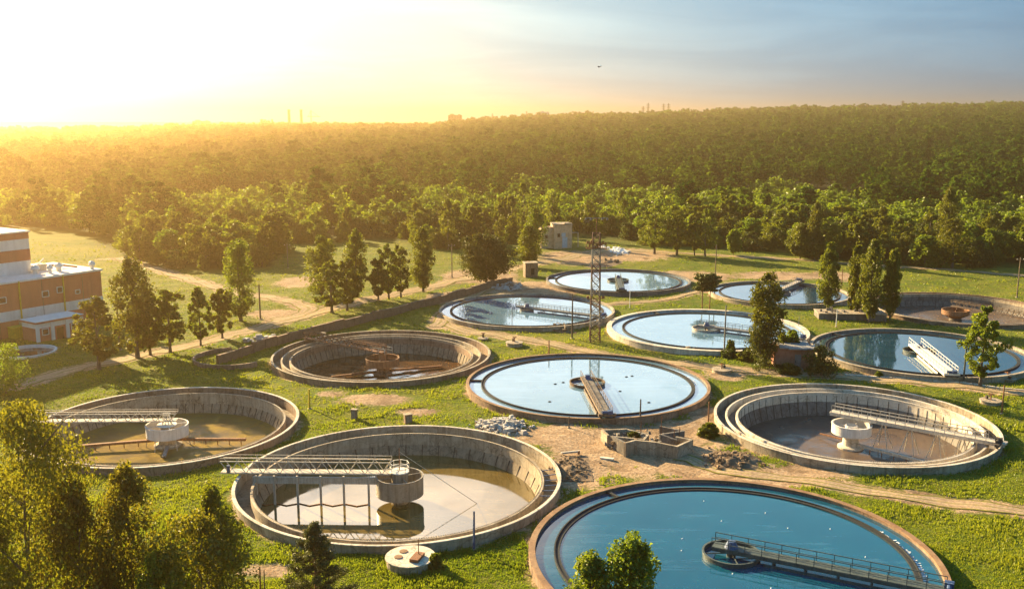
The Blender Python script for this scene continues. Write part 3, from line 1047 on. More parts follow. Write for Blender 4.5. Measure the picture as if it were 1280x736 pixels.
# floats and floating lumps on the water
for u, v in ((880, 626), (902, 651), (957, 641), (985, 660), (853, 673), (852, 688), (1038, 661), (1082, 696), (916, 717), (964, 735)):
    p = at(u, v, WZ)
    b = MB()
    b.lathe([(.01, .07), (.05, .06), (.08, .03), (.08, .0), (.05, -.03)], 'float_white', seg=12)
    b.lathe([(.01, .12), (.03, .10), (.03, .05)], 'float_white', seg=8)
    o = b.build('float', None, True)
    o.location = (p.x, p.y, WZ)
    tag(o, 'small white float on the deep blue water of the nearest tank', 'float', 'white floats on the nearest tank')
for u, v in ((694, 480), (704, 478), (775, 489), (783, 471), (811, 503), (687, 502), (790, 470)):
    p = at(u, v, WZ)
    b = MB()
    b.lathe([(.01, .14), (.13, .11), (.22, .02), (.12, -.06)], 'bird', seg=10)
    o = b.build('floating_lump', None, True)
    o.location = (p.x, p.y, WZ)
    o.scale = (1.3, .8, 1)
    tag(o, 'small dark lump floating on the pale water of the central tank', 'lump', 'dark lumps on the central tank')


# ------------------------------------------------------------------ poles and the lattice mast
def pole(u, vb, vt, label, m='pole_dark', r=.14, name='pole', cap=None, group='poles around the tanks'):
    p = at(u, vb)
    h = up_height(u, vb, vt)
    t = thing(name, label, 'pole' if name != 'post' else 'post', (p.x, p.y, gz(p) - .2), 0, group)
    b = MB()
    b.tube([(0, 0, 0), (.01, 0, h * .5), (.03, .02, h + .2)], [r, r * .9, r * .72], m, 8)
    b.build('shaft', t)
    b = MB()
    b.lathe([(r * 2.2, 0), (r * 2.2, .32), (r * 1.1, .4)], 'concrete', seg=10)
    b.build('foot', t)
    if cap == 'arm':
        b = MB()
        b.bar((-.9, 0, h - .35), (.9, 0, h - .35), .1, m)
        for x in (-.8, 0, .8):
            b.tube([(x, 0, h - .3), (x, 0, h - .05)], .06, 'steel_white', 6)
        b.build('crossarm', t)
    return t


pole(715, 423, 367, 'tall dark pole just left of the lattice mast', r=.17)
pole(686, 446, 424, 'short rusty post at the far left rim of the central tank', 'steel_rust', .14, 'post', group='short posts')
pole(800, 528, 497, 'dark post at the near rim of the central tank, above the dirt yard', r=.13, name='post', group='short posts')
pole(885, 535, 500, 'brown post between the central tank and the emptied right tank', 'steel_rust', .13, 'post', group='short posts')
pole(592.5, 685, 637, 'lone blue black post on the grass before the grey drum tank', 'steel_blue', .13, 'post', group='short posts')
pole(905, 444, 382, 'grey pole beside the round bush in front of the wide rimmed tank', 'steel_grey', .17)
pole(893, 372, 306, 'slim pole rising behind the umbrella pine', 'pole_wood', .15)
pole(1204, 479, 420, 'dark pole with pale foot beside the lone birch', 'steel_green', .17)
pole(1045, 409, 386, 'white pole behind the blue tank near the concrete slab', 'steel_white', .11)
pole(1271, 372, 322, 'wooden pole at the right edge behind the brown emptied tank', 'pole_wood', .17, cap='arm')
pole(325.5, 399, 355, 'wooden pole by the road junction left of centre', 'pole_wood', .2, cap='arm')
pole(150, 437, 380, 'wooden pole among the trees beside the factory', 'pole_wood', .2, cap='arm')
pole(565, 347, 305, 'pole on the meadow left of the big round tree', 'pole_wood', .16, cap='arm')
pole(360, 335, 304, 'far pole on the sunlit meadow in front of the wood', 'pole_wood', .16, cap='arm')
pole(640, 409, 384, 'thin pale post at the near rim of the tank left of the mast', 'steel_grey', .08, 'post', group='short posts')
pole(787, 386, 363, 'thin white post below the farthest tank', 'steel_white', .09, 'post', group='short posts')
pole(1052, 357, 337, 'rusty post behind the slender poplars', 'steel_rust', .13, 'post', group='short posts')
pole(1252, 517, 481, 'rusty post on the grass at the far right beside a manhole', 'steel_rust', .13, 'post', group='short posts')
pole(387, 511, 486, 'yellow painted post on the grass right of the left tank', 'yellow_paint', .16, 'post', group='short posts')
pole(326, 745, 708, 'brown fence post at the bottom beside the small pine', 'steel_rust', .09, 'post', group='short posts')
pole(331, 742, 712, 'second brown fence post at the bottom, leaning by the small pine', 'pole_wood', .07, 'post', group='short posts')
pole(998, 413, 396, 'thin post at the right rim of the wide rimmed tank', 'steel_grey', .08, 'post', group='short posts')
pole(948, 388, 372, 'thin post between the wide rimmed tank and the tank behind it', 'steel_grey', .08, 'post', group='short posts')
pole(711, 536, 522, 'short dark peg on the dirt at the near edge of the central tank', 'pole_dark', .1, 'post', group='short posts')

p = at(743.5, 426)
MH = up_height(743.5, 426, 271)
t = thing('lattice_mast', 'tall red and white lattice mast between the filled tanks', 'mast', (p.x, p.y, gz(p)))
HH = MH - 3.0


def mast_w(z):
    return 1.95 - .55 * z / HH


b = MB()
lev = np.linspace(0, HH, 15)
cor = ((-1, -1), (1, -1), (1, 1), (-1, 1))
for i in range(14):
    z0, z1 = lev[i], lev[i + 1]
    w0, w1 = mast_w(z0) / 2, mast_w(z1) / 2
    mm = 'paint_red' if (i // 2) % 2 == 0 else 'steel_grey'
    for k in range(4):
        a, c = cor[k], cor[(k + 1) % 4]
        b.bar((a[0] * w0, a[1] * w0, z0), (a[0] * w1, a[1] * w1, z1), .20, mm)
        b.bar((a[0] * w0, a[1] * w0, z0), (c[0] * w1, c[1] * w1, z1), .10, mm)
        b.bar((c[0] * w0, c[1] * w0, z0), (a[0] * w1, a[1] * w1, z1), .10, mm)
        b.bar((a[0] * w1, a[1] * w1, z1), (c[0] * w1, c[1] * w1, z1), .08, mm)
b.build('lattice', t)
b = MB()
for s in (-1, 1):
    b.bar((-2.0, s * .6, HH * .86), (2.0, s * .6, HH * .86), .12, 'steel_rust')
    b.bar((s * 1.9, -.7, HH * .86), (s * 1.9, .7, HH * .86), .12, 'steel_rust')
railing(b, -2.0, 2.0, .65, HH * .86, 1.0, 'steel_rust', posts=.8)
railing(b, -2.0, 2.0, -.65, HH * .86, 1.0, 'steel_rust', posts=.8)
for k in range(10):
    x = -1.7 + .38 * k
    b.box((x, random.uniform(-.5, .5), HH * .86 + random.uniform(.3, 1.3)), (.32, .3, random.uniform(.5, 1.1)), 'steel_rust')
b.build('lamp_platform', t)
b = MB()
b.tube([(0, 0, HH - .2), (0, 0, MH)], .09, 'steel_rust', 6)
b.bar((-2.2, 0, MH - .1), (2.2, 0, MH - .1), .12, 'steel_grey')
b.bar((-2.2, 0, MH - .9), (0, 0, MH - .1), .05, 'steel_grey')
for x in (-2.1, -1.1, 1.1, 2.1):
    b.box((x, 0, MH - .3), (.35, .3, .35), 'steel_grey')
b.build('crossarm', t)
b = MB()
b.bar((-1.6, 0, HH * .40), (1.8, 0, HH * .40), .1, 'steel_rust')
b.box((1.5, 0, HH * .40 + .3), (.6, .4, .5), 'steel_rust')
b.box((-1.5, 0, HH * .40 + .3), (.5, .4, .5), 'steel_rust')
b.build('bracket', t)


# ------------------------------------------------------------------ manholes with valves
def manhole(u, v, r, h, label, big=False):
    p = at(u, v)
    t = thing('manhole', label, 'manhole', (p.x, p.y, gz(p)), random.uniform(0, 6), 'concrete manholes with valves')
    b = MB()
    b.lathe([(r, -.3), (r, h - .12), (r - .06, h - .12)], 'concrete', seg=32)
    b.build('shaft', t)
    b = MB()
    b.lathe([(r + .12, h - .12), (r + .12, h), (.01, h + .02)], 'concrete_pale' if big else 'concrete', seg=32)
    b.lathe([(r + .12, h - .12), (r - .2, h - .12)], 'concrete', seg=32)
    b.build('cover_slab', t)
    if big:
        for x in (-.7, .6):
            b = MB()
            b.lathe([(.42, h + .01), (.42, h + .08), (.01, h + .09)], 'rim_rust', seg=18, c=(x, -1.0, 0))
            b.build('hatch', t)
        b = MB()
        b.box((.4, .9, h + .18), (1.8, .9, .3), 'steel_rust')
        b.tube([(0, .9, h), (0, .9, h + 1.9)], .05, 'steel_rust', 6)
        b.build('valve', t)
    else:
        b = MB()
        b.tube([(0, 0, h), (0, 0, h + .9)], .1, 'steel_rust', 8)
        b.lathe([(.42, h + .85), (.5, h + .9), (.42, h + .95)], 'steel_rust', seg=16)
        for k in range(4):
            a = k * PI / 2
            b.bar((0, 0, h + .9), (.45 * math.cos(a), .45 * math.sin(a), h + .9), .06, 'steel_rust')
        b.box((.7, .3, h + .25), (.5, .3, .5), 'pole_dark')
        b.build('valve', t)


manhole(513, 706, 2.35, .95, 'large round concrete manhole with two rusty hatches in front of the grey drum tank', True)
manhole(643, 432, 1.6, .7, 'round manhole with rusty valve between the muddy tank and the mast')
manhole(902, 465, 1.6, .6, 'round manhole with rusty valve by the path right of the central tank')
manhole(1238, 503, 1.5, .55, 'round manhole with rusty valve on the grass near the far right post')
manhole(1259, 475, 1.3, .5, 'low grey manhole at the near rim of the blue tank by the birch')
manhole(604, 424, 1.0, .35, 'smallest manhole on the path left of the rusty valve one')


# ------------------------------------------------------------------ heaps, ruins
def heap(name, label, cat, u, v, ru, rv, hgt, n, m, size, seed=1, base='soil', group=None):
    r = random.Random(seed)
    p = at(u, v)
    rx = ru * depth(p) / F_PX
    ry = (at(u, v - rv) - at(u, v + rv)).length / 2
    t = thing(name, label, cat, (p.x, p.y, gz(p)), 0, group)
    b = MB()
    # mound
    G = 28
    vs, fs = [], []
    for i in range(G + 1):
        for j in range(G + 1):
            x, y = -1 + 2 * i / G, -1 + 2 * j / G
            q = max(0, 1 - math.hypot(x, y)) ** .8
            z = hgt * q * (.75 + .35 * math.sin(x * 5 + seed) * math.cos(y * 6 + seed) + .25 * math.sin(x * 13 + 2 * seed) * math.sin(y * 15)) + q * r.uniform(-.14, .14)
            vs.append((x * rx, y * ry, max(-.12, z - .1)))
    for i in range(G):
        for j in range(G):
            a = i * (G + 1) + j
            fs.append((a, a + G + 1, a + G + 2, a + 1))
    b.add(vs, fs, base)
    b.build('mound', t, True)
    if n:
        b = MB()
        for k in range(n):
            a, q = r.uniform(0, 2 * PI), math.sqrt(r.random()) * .95 * (1 if r.random() < .8 else r.uniform(1.0, 1.7))
            s = size * min(2.6, math.exp(r.gauss(-.25, .55)))
            z = hgt * max(0, 1 - q) ** .8 * .9
            b.box((q * rx * math.cos(a), q * ry * math.sin(a), z + s * .15), (s, s * r.uniform(.5, 1), s * r.uniform(.3, .8)), m, r.uniform(0, 3), r.uniform(.5, .9), (r.uniform(-.3, .3) * s, r.uniform(-.3, .3) * s))
        o = b.build('chunks', t)
        o['kind'] = 'stuff'
    return t


heap('rubble_heap', 'heap of pale broken concrete beside the left rim of the dirt yard', 'rubble', 625, 534, 32, 9, .8, 360, 'rubble', .40, 3)
heap('soil_heap', 'dark brown soil heap below the emptied right tank', 'soil heap', 915, 577, 42, 14, 1.2, 150, 'soil', .26, 5)
heap('soil_heap', 'small dark soil heap left of the path at the dirt yard edge', 'soil heap', 712, 585, 26, 16, .6, 110, 'soil', .24, 8)
heap('white_heap', 'bright white heap in front of the tan brick building', 'heap', 773, 314, 13, 4, .8, 60, 'white_heap', .6, 4, 'white_heap')
heap('white_heap', 'smaller white heap left of the bright one, on bare soil', 'heap', 752, 310, 9, 3, .5, 30, 'white_heap', .5, 9, 'white_heap')
heap('rubble_heap', 'grey rubble heap under the big round tree', 'rubble', 632, 358, 22, 6, 1.0, 120, 'rubble', .6, 6)
heap('soil_heap', 'low dark mound of weeds and soil beside the far track', 'soil heap', 757, 328, 22, 4, 1.0, 20, 'soil', .5, 10, 'soil')
heap('soil_heap', 'dark mound at the near rim of the tank left of the mast', 'soil heap', 703, 411, 16, 5, .9, 20, 'soil', .4, 12, 'soil')
heap('rubble_heap', 'low pale slab heap on the grass left of the road wall', 'rubble', 330, 425, 16, 4, .5, 30, 'rubble', .7, 13)

# ruined valve chamber in the dirt yard
p = at(812, 562)
t = thing('ruined_chamber', 'broken grey concrete chamber with notched walls in the dirt yard', 'ruin', (p.x, p.y, gz(p)), -.12)


def wall_run(parent, pts, h, th, m, name='wall'):
    b = MB()
    for i in range(len(pts) - 1):
        (x0, y0, h0), (x1, y1, h1) = pts[i], pts[i + 1]
        d = Vector((x1 - x0, y1 - y0, 0)).normalized()
        nn = Vector((-d.y, d.x, 0)) * th / 2
        e = d * th * .49
        P, Q = Vector((x0, y0, 0)) - e * (0 if i else 1), Vector((x1, y1, 0)) + e * .98
        vs = [P - nn, Q - nn, Q + nn, P + nn]
        vs = [v + Vector((0, 0, -.4)) for v in vs] + [P - nn + Vector((0, 0, h * h0)), Q - nn + Vector((0, 0, h * h1 - .004 * i)), Q + nn + Vector((0, 0, h * h1 - .004 * i)), P + nn + Vector((0, 0, h * h0))]
        b.add(vs, [(3, 2, 1, 0), (4, 5, 6, 7), (0, 1, 5, 4), (1, 2, 6, 5), (2, 3, 7, 6), (3, 0, 4, 7)], m)
    return b.build(name, parent)


wall_run(t, [(-3.2, -2.8, 1), (-1.9, -1.4, .95), (.6, -2.1, 1.0), (3.4, -3.2, .95), (5.4, -.6, 1.0), (3.6, .9, .9)], 1.9, .34, 'concrete')
wall_run(t, [(-3.3, -2.5, .95), (-5.0, .2, .9)], 1.9, .32, 'concrete_dark')
wall_run(t, [(-5.6, .6, .9), (-6.4, 3.2, .8), (-3.2, 4.6, .7), (-.2, 3.4, .55), (-.8, 1.0, .6), (-5.2, .5, .85)], 1.9, .34, 'concrete')
wall_run(t, [(1.6, 4.6, .9), (4.6, 3.6, .8), (1.4, .9, .95), (3.4, -.2, .8)], 2.1, .32, 'concrete_dark')
b = MB()
rr = random.Random(5)
for k in range(90):
    s = rr.uniform(.25, .8)
    b.box((rr.uniform(-5.6, 4.4), rr.uniform(-1.6, 4), rr.uniform(.1, 1.2)), (s, s * .7, s * .6), 'concrete_dark' if k % 3 else 'soil', rr.uniform(0, 3), .7, (rr.uniform(-.2, .2), rr.uniform(-.2, .2)))
o = b.build('debris', t)
o['kind'] = 'stuff'
for x, y, h in ((-1.2, 3.0, 3.0), (1.6, 4.4, 3.4), (4.0, 2.8, 2.4), (3.2, 1.2, 2.6)):
    b = MB()
    b.tube([(x, y, .2), (x + .06, y, h)], .06, 'steel_rust', 6)
    b.build('iron_bar', t)
b = MB()
b.bar((-6.9, -3.2, .1), (-5.2, -3.9, .15), .5, 'concrete_pale', .2)
o = b.build('broken_slab')
o.location = (p.x, p.y, gz(p))
tag(o, 'pale broken slab lying left of the ruined chamber', 'slab')
q = at(712, 580)
b = MB()
b.box((0, 0, .35), (2.6, .3, .22), 'steel_pale', .3)
b.box((1.1, .3, .2), (.3, .3, .5), 'steel_rust')
o = b.build('broken_slab')
o.location = (q.x + .3, q.y + 3.2, gz(q))
tag(o, 'small slab on a peg right of the grey drum tank rim', 'slab')

# low concrete platform under the poplars
p = at(1062, 398)
t = thing('concrete_platform', 'low grey concrete platform with debris under the slender poplars', 'platform', (p.x, p.y, gz(p)), -.10)
b = MB()
b.box((0, 0, .65), (14.5, 5.0, 1.5), 'concrete_dark')
b.build('platform', t)
b = MB()
b.box((0, 0, 1.44), (14.8, 5.3, .14), 'concrete')
b.build('top_slab', t)
b = MB()
for k in range(16):
    s = rr.uniform(.4, 1.0)
    b.box((rr.uniform(-6.5, 6.5), rr.uniform(-2, 2), 1.5 + s * .3), (s, s * .8, s * .8), 'concrete_dark', rr.uniform(0, 3), .8)
o = b.build('debris', t)
o['kind'] = 'stuff'

for u, v, w_, h_, m_, lb in ((510, 527, 1.1, 1.3, 'concrete_brown', 'small brown cabinet on the grass behind the grey drum tank'), (443, 522, .8, 1.5, 'concrete_dark', 'small dark cabinet on the grass between the left tanks'),
                         (860, 439, .7, .9, 'pole_dark', 'dark little box at the near rim of the wide rimmed tank'), (404, 423, .9, 1.0, 'concrete', 'small grey box at the wall behind the muddy tank')):
    q = at(u, v)
    t = thing('cabinet', lb, 'cabinet', (q.x, q.y, gz(q)), rr.uniform(-.5, .5))
    b = MB()
    b.box((0, 0, h_ / 2), (w_, w_ * .7, h_), m_)
    b.build('body', t)
    b = MB()
    b.box((0, 0, h_ + .04), (w_ + .16, w_ * .7 + .16, .09), 'concrete')
    b.build('lid', t)
    b = MB()
    b.box((0, -w_ * .35 - .02, h_ * .5), (w_ * .75, .05, h_ * .75), 'steel_grey')
    b.build('door', t)

# kerb of white slabs along the path on the right
pts = [at(u, v) for u, v in ((1056, 468), (1100, 471), (1150, 476), (1200, 481), (1250, 486), (1300, 491))]
b = MB()
for i in range(len(pts) - 1):
    n = max(1, int((pts[i + 1] - pts[i]).length / 1.6))
    for k in range(n):
        if rr.random() < .12:
            continue
        a, c = pts[i].lerp(pts[i + 1], k / n), pts[i].lerp(pts[i + 1], (k + .93) / n)
        b.bar((a.x, a.y, gz(a) + .06), (c.x, c.y, gz(c) + .06), .42, 'concrete_pale', .3)
o = b.build('kerb')
tag(o, kind='structure')


# ------------------------------------------------------------------ brick road wall and the curved basin wall
def long_wall(pix, h, th, m, cap, label, name='boundary_wall'):
    P = [at(u, v) for u, v in pix]
    t = thing(name, label, 'wall', (P[0].x, P[0].y, 0))
    b, c = MB(), MB()
    o = P[0]
    for i in range(len(P) - 1):
        L = (P[i + 1] - P[i]).length
        n = max(1, int(L / 3))
        for k in range(n):
            a, q = P[i].lerp(P[i + 1], k / n) - Vector((o.x, o.y, 0)), P[i].lerp(P[i + 1], (k + 1) / n) - Vector((o.x, o.y, 0))
            hh = h * rr.uniform(.82, 1.03)
            z = gz(P[i].lerp(P[i + 1], k / n))
            b.bar((a.x, a.y, z + hh / 2 - .3), (q.x, q.y, z + hh / 2 - .3), th, m, hh + .6)
            d = (q - a).normalized()
            b.bar((a.x, a.y, z + hh / 2 - .25), (a.x + d.x * .4, a.y + d.y * .4, z + hh / 2 - .25), th + .16, m, hh + .7)
            if cap and rr.random() < .7:
                c.bar((a.x, a.y, z + hh + .06), (q.x, q.y, z + hh + .06), th + .12, cap, .1)
    b.build('wall', t)
    if cap:
        c.build('coping', t)


long_wall([(272, 454), (300, 446), (360, 428), (430, 410), (500, 392), (560, 376), (600, 365), (640, 354)], 1.9, .45, 'brick_brown', 'concrete_brown', 'long low brown brick wall along the road behind the muddy tank')
b = MB()
cb = at(292, 449)
b.lathe([(7.2, -.5), (7.2, .9), (6.85, .9), (6.85, -.5)], 'concrete_brown', seg=40, closed=True, a0=1.9, a1=5.6)
o = b.build('curved_wall')
o.location = (cb.x, cb.y, gz(cb))
tag(o, 'curved remnant of a small overgrown basin wall beside the left tank', 'wall')


# ------------------------------------------------------------------ buildings
def window(b_parent, c, w, h, nrm, frame='white_wall', pane='dark_void'):
    """framed window on a wall; c centre on the wall plane, nrm outward unit vector"""
    nrm = Vector(nrm)
    tdir = Vector((-nrm.y, nrm.x, 0))
    rz = math.atan2(tdir.y, tdir.x)
    c = Vector(c)
    f = MB()
    for s in (-1, 1):
        f.box(c + nrm * .05 + tdir * (s * (w / 2)), (.12, .16, h + .12), frame, rz)
        f.box(c + nrm * .05 + Vector((0, 0, s * h / 2)), (w - .12, .155, .12), frame, rz)
    o = f.build('window', b_parent)
    g = MB()
    g.box(c + nrm * .02, (w - .12, .05, h - .12), pane, rz)
    g.build('pane', o)


# factory at the left edge
PA, PB = Vector((-102.5, 187, 0)), Vector((-90.0, 206, 0))
dv = (PB - PA).normalized()
rzf = math.atan2(dv.y, dv.x)
t = thing('factory_building', 'salmon and white factory block with stepped flat roofs at the left edge', 'building', (PB.x, PB.y, gz(PB)), rzf)
# local: x along facade (negative towards the camera side), y to the left/back, facade at y = 0
b = MB()
b.box((-14, 9, 1.6), (28, 18, 4.0), 'salmon')
b.box((-14, 9, 4.6), (28.1, 18.1, 2.0), 'white_wall')
b.box((-14, 9, 8.4), (28, 18, 5.6), 'salmon')
b.build('wall', t)
b = MB()
b.box((-14, 9, 11.4), (28.6, 18.6, .4), 'white_wall')
b.build('roof', t)
b = MB()
b.box((-23.5, 13, 13.0), (24, 12, 2.8), 'white_wall')
b.box((-23.5, 13, 15.6), (24.1, 12.1, 2.4), 'salmon')
b.box((-23.5, 13, 17.9), (24, 12, 2.2), 'white_wall')
b.box((-23.5, 13, 19.7), (24.1, 12.1, 1.4), 'salmon')
b.build('upper_storey', t)
b = MB()
b.box((-23.5, 13, 20.5), (24.6, 12.6, .3), 'white_wall')
b.build('upper_roof', t)
for x, y, s in ((-6.8, 4.6, 1.5), (-9.4, 3.6, 1.0), (-11.5, 5.5, 1.4), (-1.2, 1.2, 1.1)):
    b = MB()
    b.tube([(x, y, 11.6), (x, y, 12.6)], s * .35, 'steel_white', 12)
    b.lathe([(.01, 13.5), (s * .5, 13.2), (s * .7, 12.6), (s * .45, 12.4)], 'steel_white', seg=16, c=(x, y, 0))
    b.build('roof_vent', t)
b = MB()
b.box((-9.5, 9.5, 12.3), (4.2, 2.6, 1.4), 'steel_pale')
b.tube([(-7.5, 8.5, 12.6), (-3.2, 8.0, 12.1), (-3.0, 4.0, 12.1)], .22, 'steel_rust', 8)
b.bar((-12, 6.8, 11.8), (-8, 8, 14.2), .22, 'steel_white')
b.build('roof_plant', t)
for x in (-4.5, -13.6, -23):
    b = MB()
    b.box((x, -.03, 5.6), (.10, .06, 11.2), 'concrete_brown')
    b.build('joint_strip', t)
for x in (-9, -18.5):
    b = MB()
    b.tube([(x, -.25, .2), (x, -.25, 11.4)], .16, 'yellow_paint', 8)
    b.build('drainpipe', t)
for x, z, w, h in ((-4, 4.6, 1.5, 1.4), (-9.8, 8.4, 1.2, 1.2), (-5.8, 7.4, 1.0, .8), (-13, 8.0, 1.4, 1.2), (-22, 8.0, 1.4, 1.2)):
    window(t, (x, -.05, z), w, h, (0, -1, 0))
b = MB()
b.box((-17.3, -.08, 1.9), (3.6, .14, 3.8), 'brick_tan')
b.build('door', t)
b = MB()
b.box((-20.5, -1.4, 1.3), (2.4, 2.0, 2.4), 'yellow_paint')
b.box((-20.5, -1.4, 2.55), (2.6, 2.2, .12), 'yellow_paint')
o = b.build('kiosk')
o.location = t.location
o.rotation_euler = t.rotation_euler
tag(o, 'small yellow kiosk against the factory wall', 'kiosk')
pa = at(76, 424)
t = thing('factory_annex', 'small white and brown porch building in front of the factory', 'building', (pa.x, pa.y, gz(pa)), rzf)
b = MB()
b.box((0, 2.6, 1.3), (9.5, 5.2, 3.0), 'salmon')
b.box((0, 2.6, 3.3), (9.56, 5.26, 1.0), 'white_wall')
b.build('wall', t)
b = MB()
b.box((0, 2.6, 3.98), (10.2, 5.8, .35), 'salmon')
b.box((0, 2.6, 4.2), (10.3, 5.9, .1), 'white_wall')
b.build('roof', t)
for x in (-4.7, -1.6, 1.6, 4.7):
    b = MB()
    b.box((x, -.12, 1.8), (.7, .3, 3.9), 'white_wall')
    b.build('pillar', t)
for x in (-3.1, 3.1):
    window(t, (x, -.04, 2.0), 1.3, 1.2, (0, -1, 0))
b = MB()
b.box((0, -.06, 1.2), (1.4, .14, 2.4), 'dark_void')
b.build('door', t)

# ruined tan brick building behind the farthest tank
p = at(693, 311)
t = thing('brick_building', 'ruined tan brick building with a stepped parapet and pale blue door', 'building', (p.x, p.y, gz(p)), .16)
b = MB()
b.box((3.1, 3.5, 4.0), (6.2, 7.0, 8.6), 'brick_tan')
b.box((-2.1, 4.4, 3.4), (4.3, 5.6, 7.4), 'brick_tan')
b.build('wall', t)
b = MB()
b.box((3.1, 3.5, 8.45), (6.5, 7.3, .32), 'concrete')
b.box((-2.1, 4.4, 7.2), (4.5, 5.8, .25), 'concrete_brown')
b.box((4.7, .2, 8.8), (2.6, .5, .6), 'brick_tan')
b.build('parapet', t)
b = MB()
b.box((3.6, -.06, 2.3), (1.8, .14, 3.6), 'blue_door')
b.box((3.2, -.06, 4.9), (1.4, .13, 1.4), 'blue_door')
b.build('door', t)
window(t, (1.5, -.02, 4.8), 1.0, 1.4, (0, -1, 0), 'concrete')
window(t, (-2.6, 1.58, 4.2), 1.0, 1.2, (0, -1, 0), 'concrete')
b = MB()
b.tube([(6.2, 1.2, 5.5), (8.6, 1.2, 5.5), (8.6, 1.2, 0)], .16, 'steel_pale', 8)
b.build('pipe_frame', t)
b = MB()
b.lathe([(.01, .35), (.3, .25), (.36, 0)], 'steel_pale', seg=12, c=(-.6, 1.4, 6.6))
b.build('lamp', t)

p = at(663, 345)
t = thing('concrete_hut', 'small square weathered concrete hut left of the farthest tank', 'hut', (p.x, p.y, gz(p)), .2)
b = MB()
b.box((0, 0, 1.9), (3.6, 3.2, 4.2), 'concrete_brown')
b.build('wall', t)
b = MB()
b.box((0, 0, 4.08), (3.9, 3.5, .25), 'concrete')
b.build('roof', t)
b = MB()
b.box((.3, -1.62, 1.7), (1.0, .1, 1.8), 'dark_void')
b.build('opening', t)

# red brick hut with grey roof beside the tall poplar
p = at(993, 460)
HUT = p
t = thing('brick_hut', 'small red brick hut with broken grey slab roof under the poplar', 'hut', (p.x, p.y, gz(p)), -.12)
b = MB()
b.box((0, 2.4, 1.7), (6.8, 4.8, 3.8), 'brick_red')
b.build('wall', t)
b = MB()
b.box((.1, 2.5, 3.72), (5.6, 5.4, .24), 'roof_grey')
b.box((.3, -.4, 3.73), (3.2, 1.0, .2), 'roof_grey', .05)
b.box((2.6, 1.0, 3.71), (2.0, 3.0, .2), 'roof_grey', -.1)
b.box((-.4, 5.0, 3.735), (5.0, 1.3, .2), 'roof_grey')
b.build('roof', t)
b = MB()
b.box((.5, -.06, 1.35), (1.05, .14, 2.5), 'steel_grey')
o = b.build('door', t)
b = MB()
b.box((.1, -.16, 1.3), (.1, .08, .3), 'dark_void')
b.build('handle', o)
b = MB()
b.box((0.5, -.9, .1), (1.6, 1.4, .25), 'concrete')
b.build('doorstep', t)


# ------------------------------------------------------------------ trees
def leaves(centres, sizes, per, leaf, up=.25, aspect=.62, seed=0, shell=.45, flat=1.0):
    """leaf quads in clumps: returns (n,4,3), tint"""
    r = np.random.default_rng(seed)
    C = np.repeat(np.asarray(centres), per, axis=0)
    Sz = np.repeat(np.asarray(sizes), per)[:, None]
    n = len(C)
    d = r.normal(size=(n, 3))
    d /= np.linalg.norm(d, axis=1, keepdims=True)
    q = (shell + (1 - shell) * r.random((n, 1))) ** .8
    P = C + d * q * Sz * np.array([1, 1, flat])
    nn = d * .7 + r.normal(size=(n, 3)) * .65 + np.array([0, 0, up])
    nn /= np.linalg.norm(nn, axis=1, keepdims=True)
    a = np.cross(nn, r.normal(size=(n, 3)))
    a /= np.linalg.norm(a, axis=1, keepdims=True)
    b = np.cross(nn, a)
    s = leaf * r.uniform(.6, 1.35, (n, 1))
    bend = nn * s * .18
    V = np.stack([P - a * s * .5 - bend, P + b * s * aspect * .5, P + a * s * .5 - bend, P - b * s * aspect * .5], 1)
    ct = np.repeat(r.random(len(centres)), per)
    tint = np.clip(.55 * ct + .55 * r.random(n) - .05, 0, 1)
    return V, tint


def crown_points(kind, H, W, n, seed):
    """clump centres and radii inside a crown of height H (from z=0) and half-width W"""
    r = np.random.default_rng(seed)
    C, Z = [], []
    ph = r.uniform(0, 6.28, 8)
    tries = 0
    while len(C) < n and tries < n * 60:
        tries += 1
        t = r.random()
        a = r.uniform(0, 2 * PI)
        if kind == 'poplar':
            base, e = .10, (min(1, .35 + (t - .09) / .25) if t > .09 else 0) * (1 - .9 * max(0, (t - .55) / .42) ** 2.4) if t < .955 else 0
            cs = .44
        elif kind == 'broad':
            base = .16
            e = math.sqrt(max(0, 1 - ((t - .56) / .44) ** 2))
            cs = .34
        elif kind == 'birch':
            base = .14
            e = (min(1, (t - .12) / .2) if t > .12 else 0) * math.sqrt(max(0, 1 - max(0, (t - .3) / .71) ** 2.2))
            cs = .27
        elif kind == 'bush':
            base = .02
            e = math.sqrt(max(0, 1 - (t - .25) ** 2 / .57)) if t > .02 else .6
            cs = .40
        elif kind == 'dome':      # woodland crown seen mostly from above
            base = .05
            e = math.sqrt(max(0, 1 - max(0, (t - .35) / .66) ** 2))
            cs = .36
        elif kind == 'spire':
            base = .12
            e = max(0, 1 - (t - .12) / .9) ** .8 if t > .12 else 0
            cs = .30
        else:
            base, e, cs = .1, 1, .3
        if t < base or e <= .02:
            continue
        lob = 1 + .20 * math.sin(3 * a + ph[0] + 5 * t) + .16 * math.sin(5 * a + ph[1] - 9 * t) + .12 * math.sin(2 * a + ph[2] + 14 * t)
        rad = W * e * lob
        q = r.random() ** .42
        C.append((rad * q * math.cos(a), rad * q * math.sin(a), t * H))
        Z.append(W * cs * r.uniform(.55, 1.25) * (.55 + .45 * e))
    return np.array(C), np.array(Z)


MESHES = {}


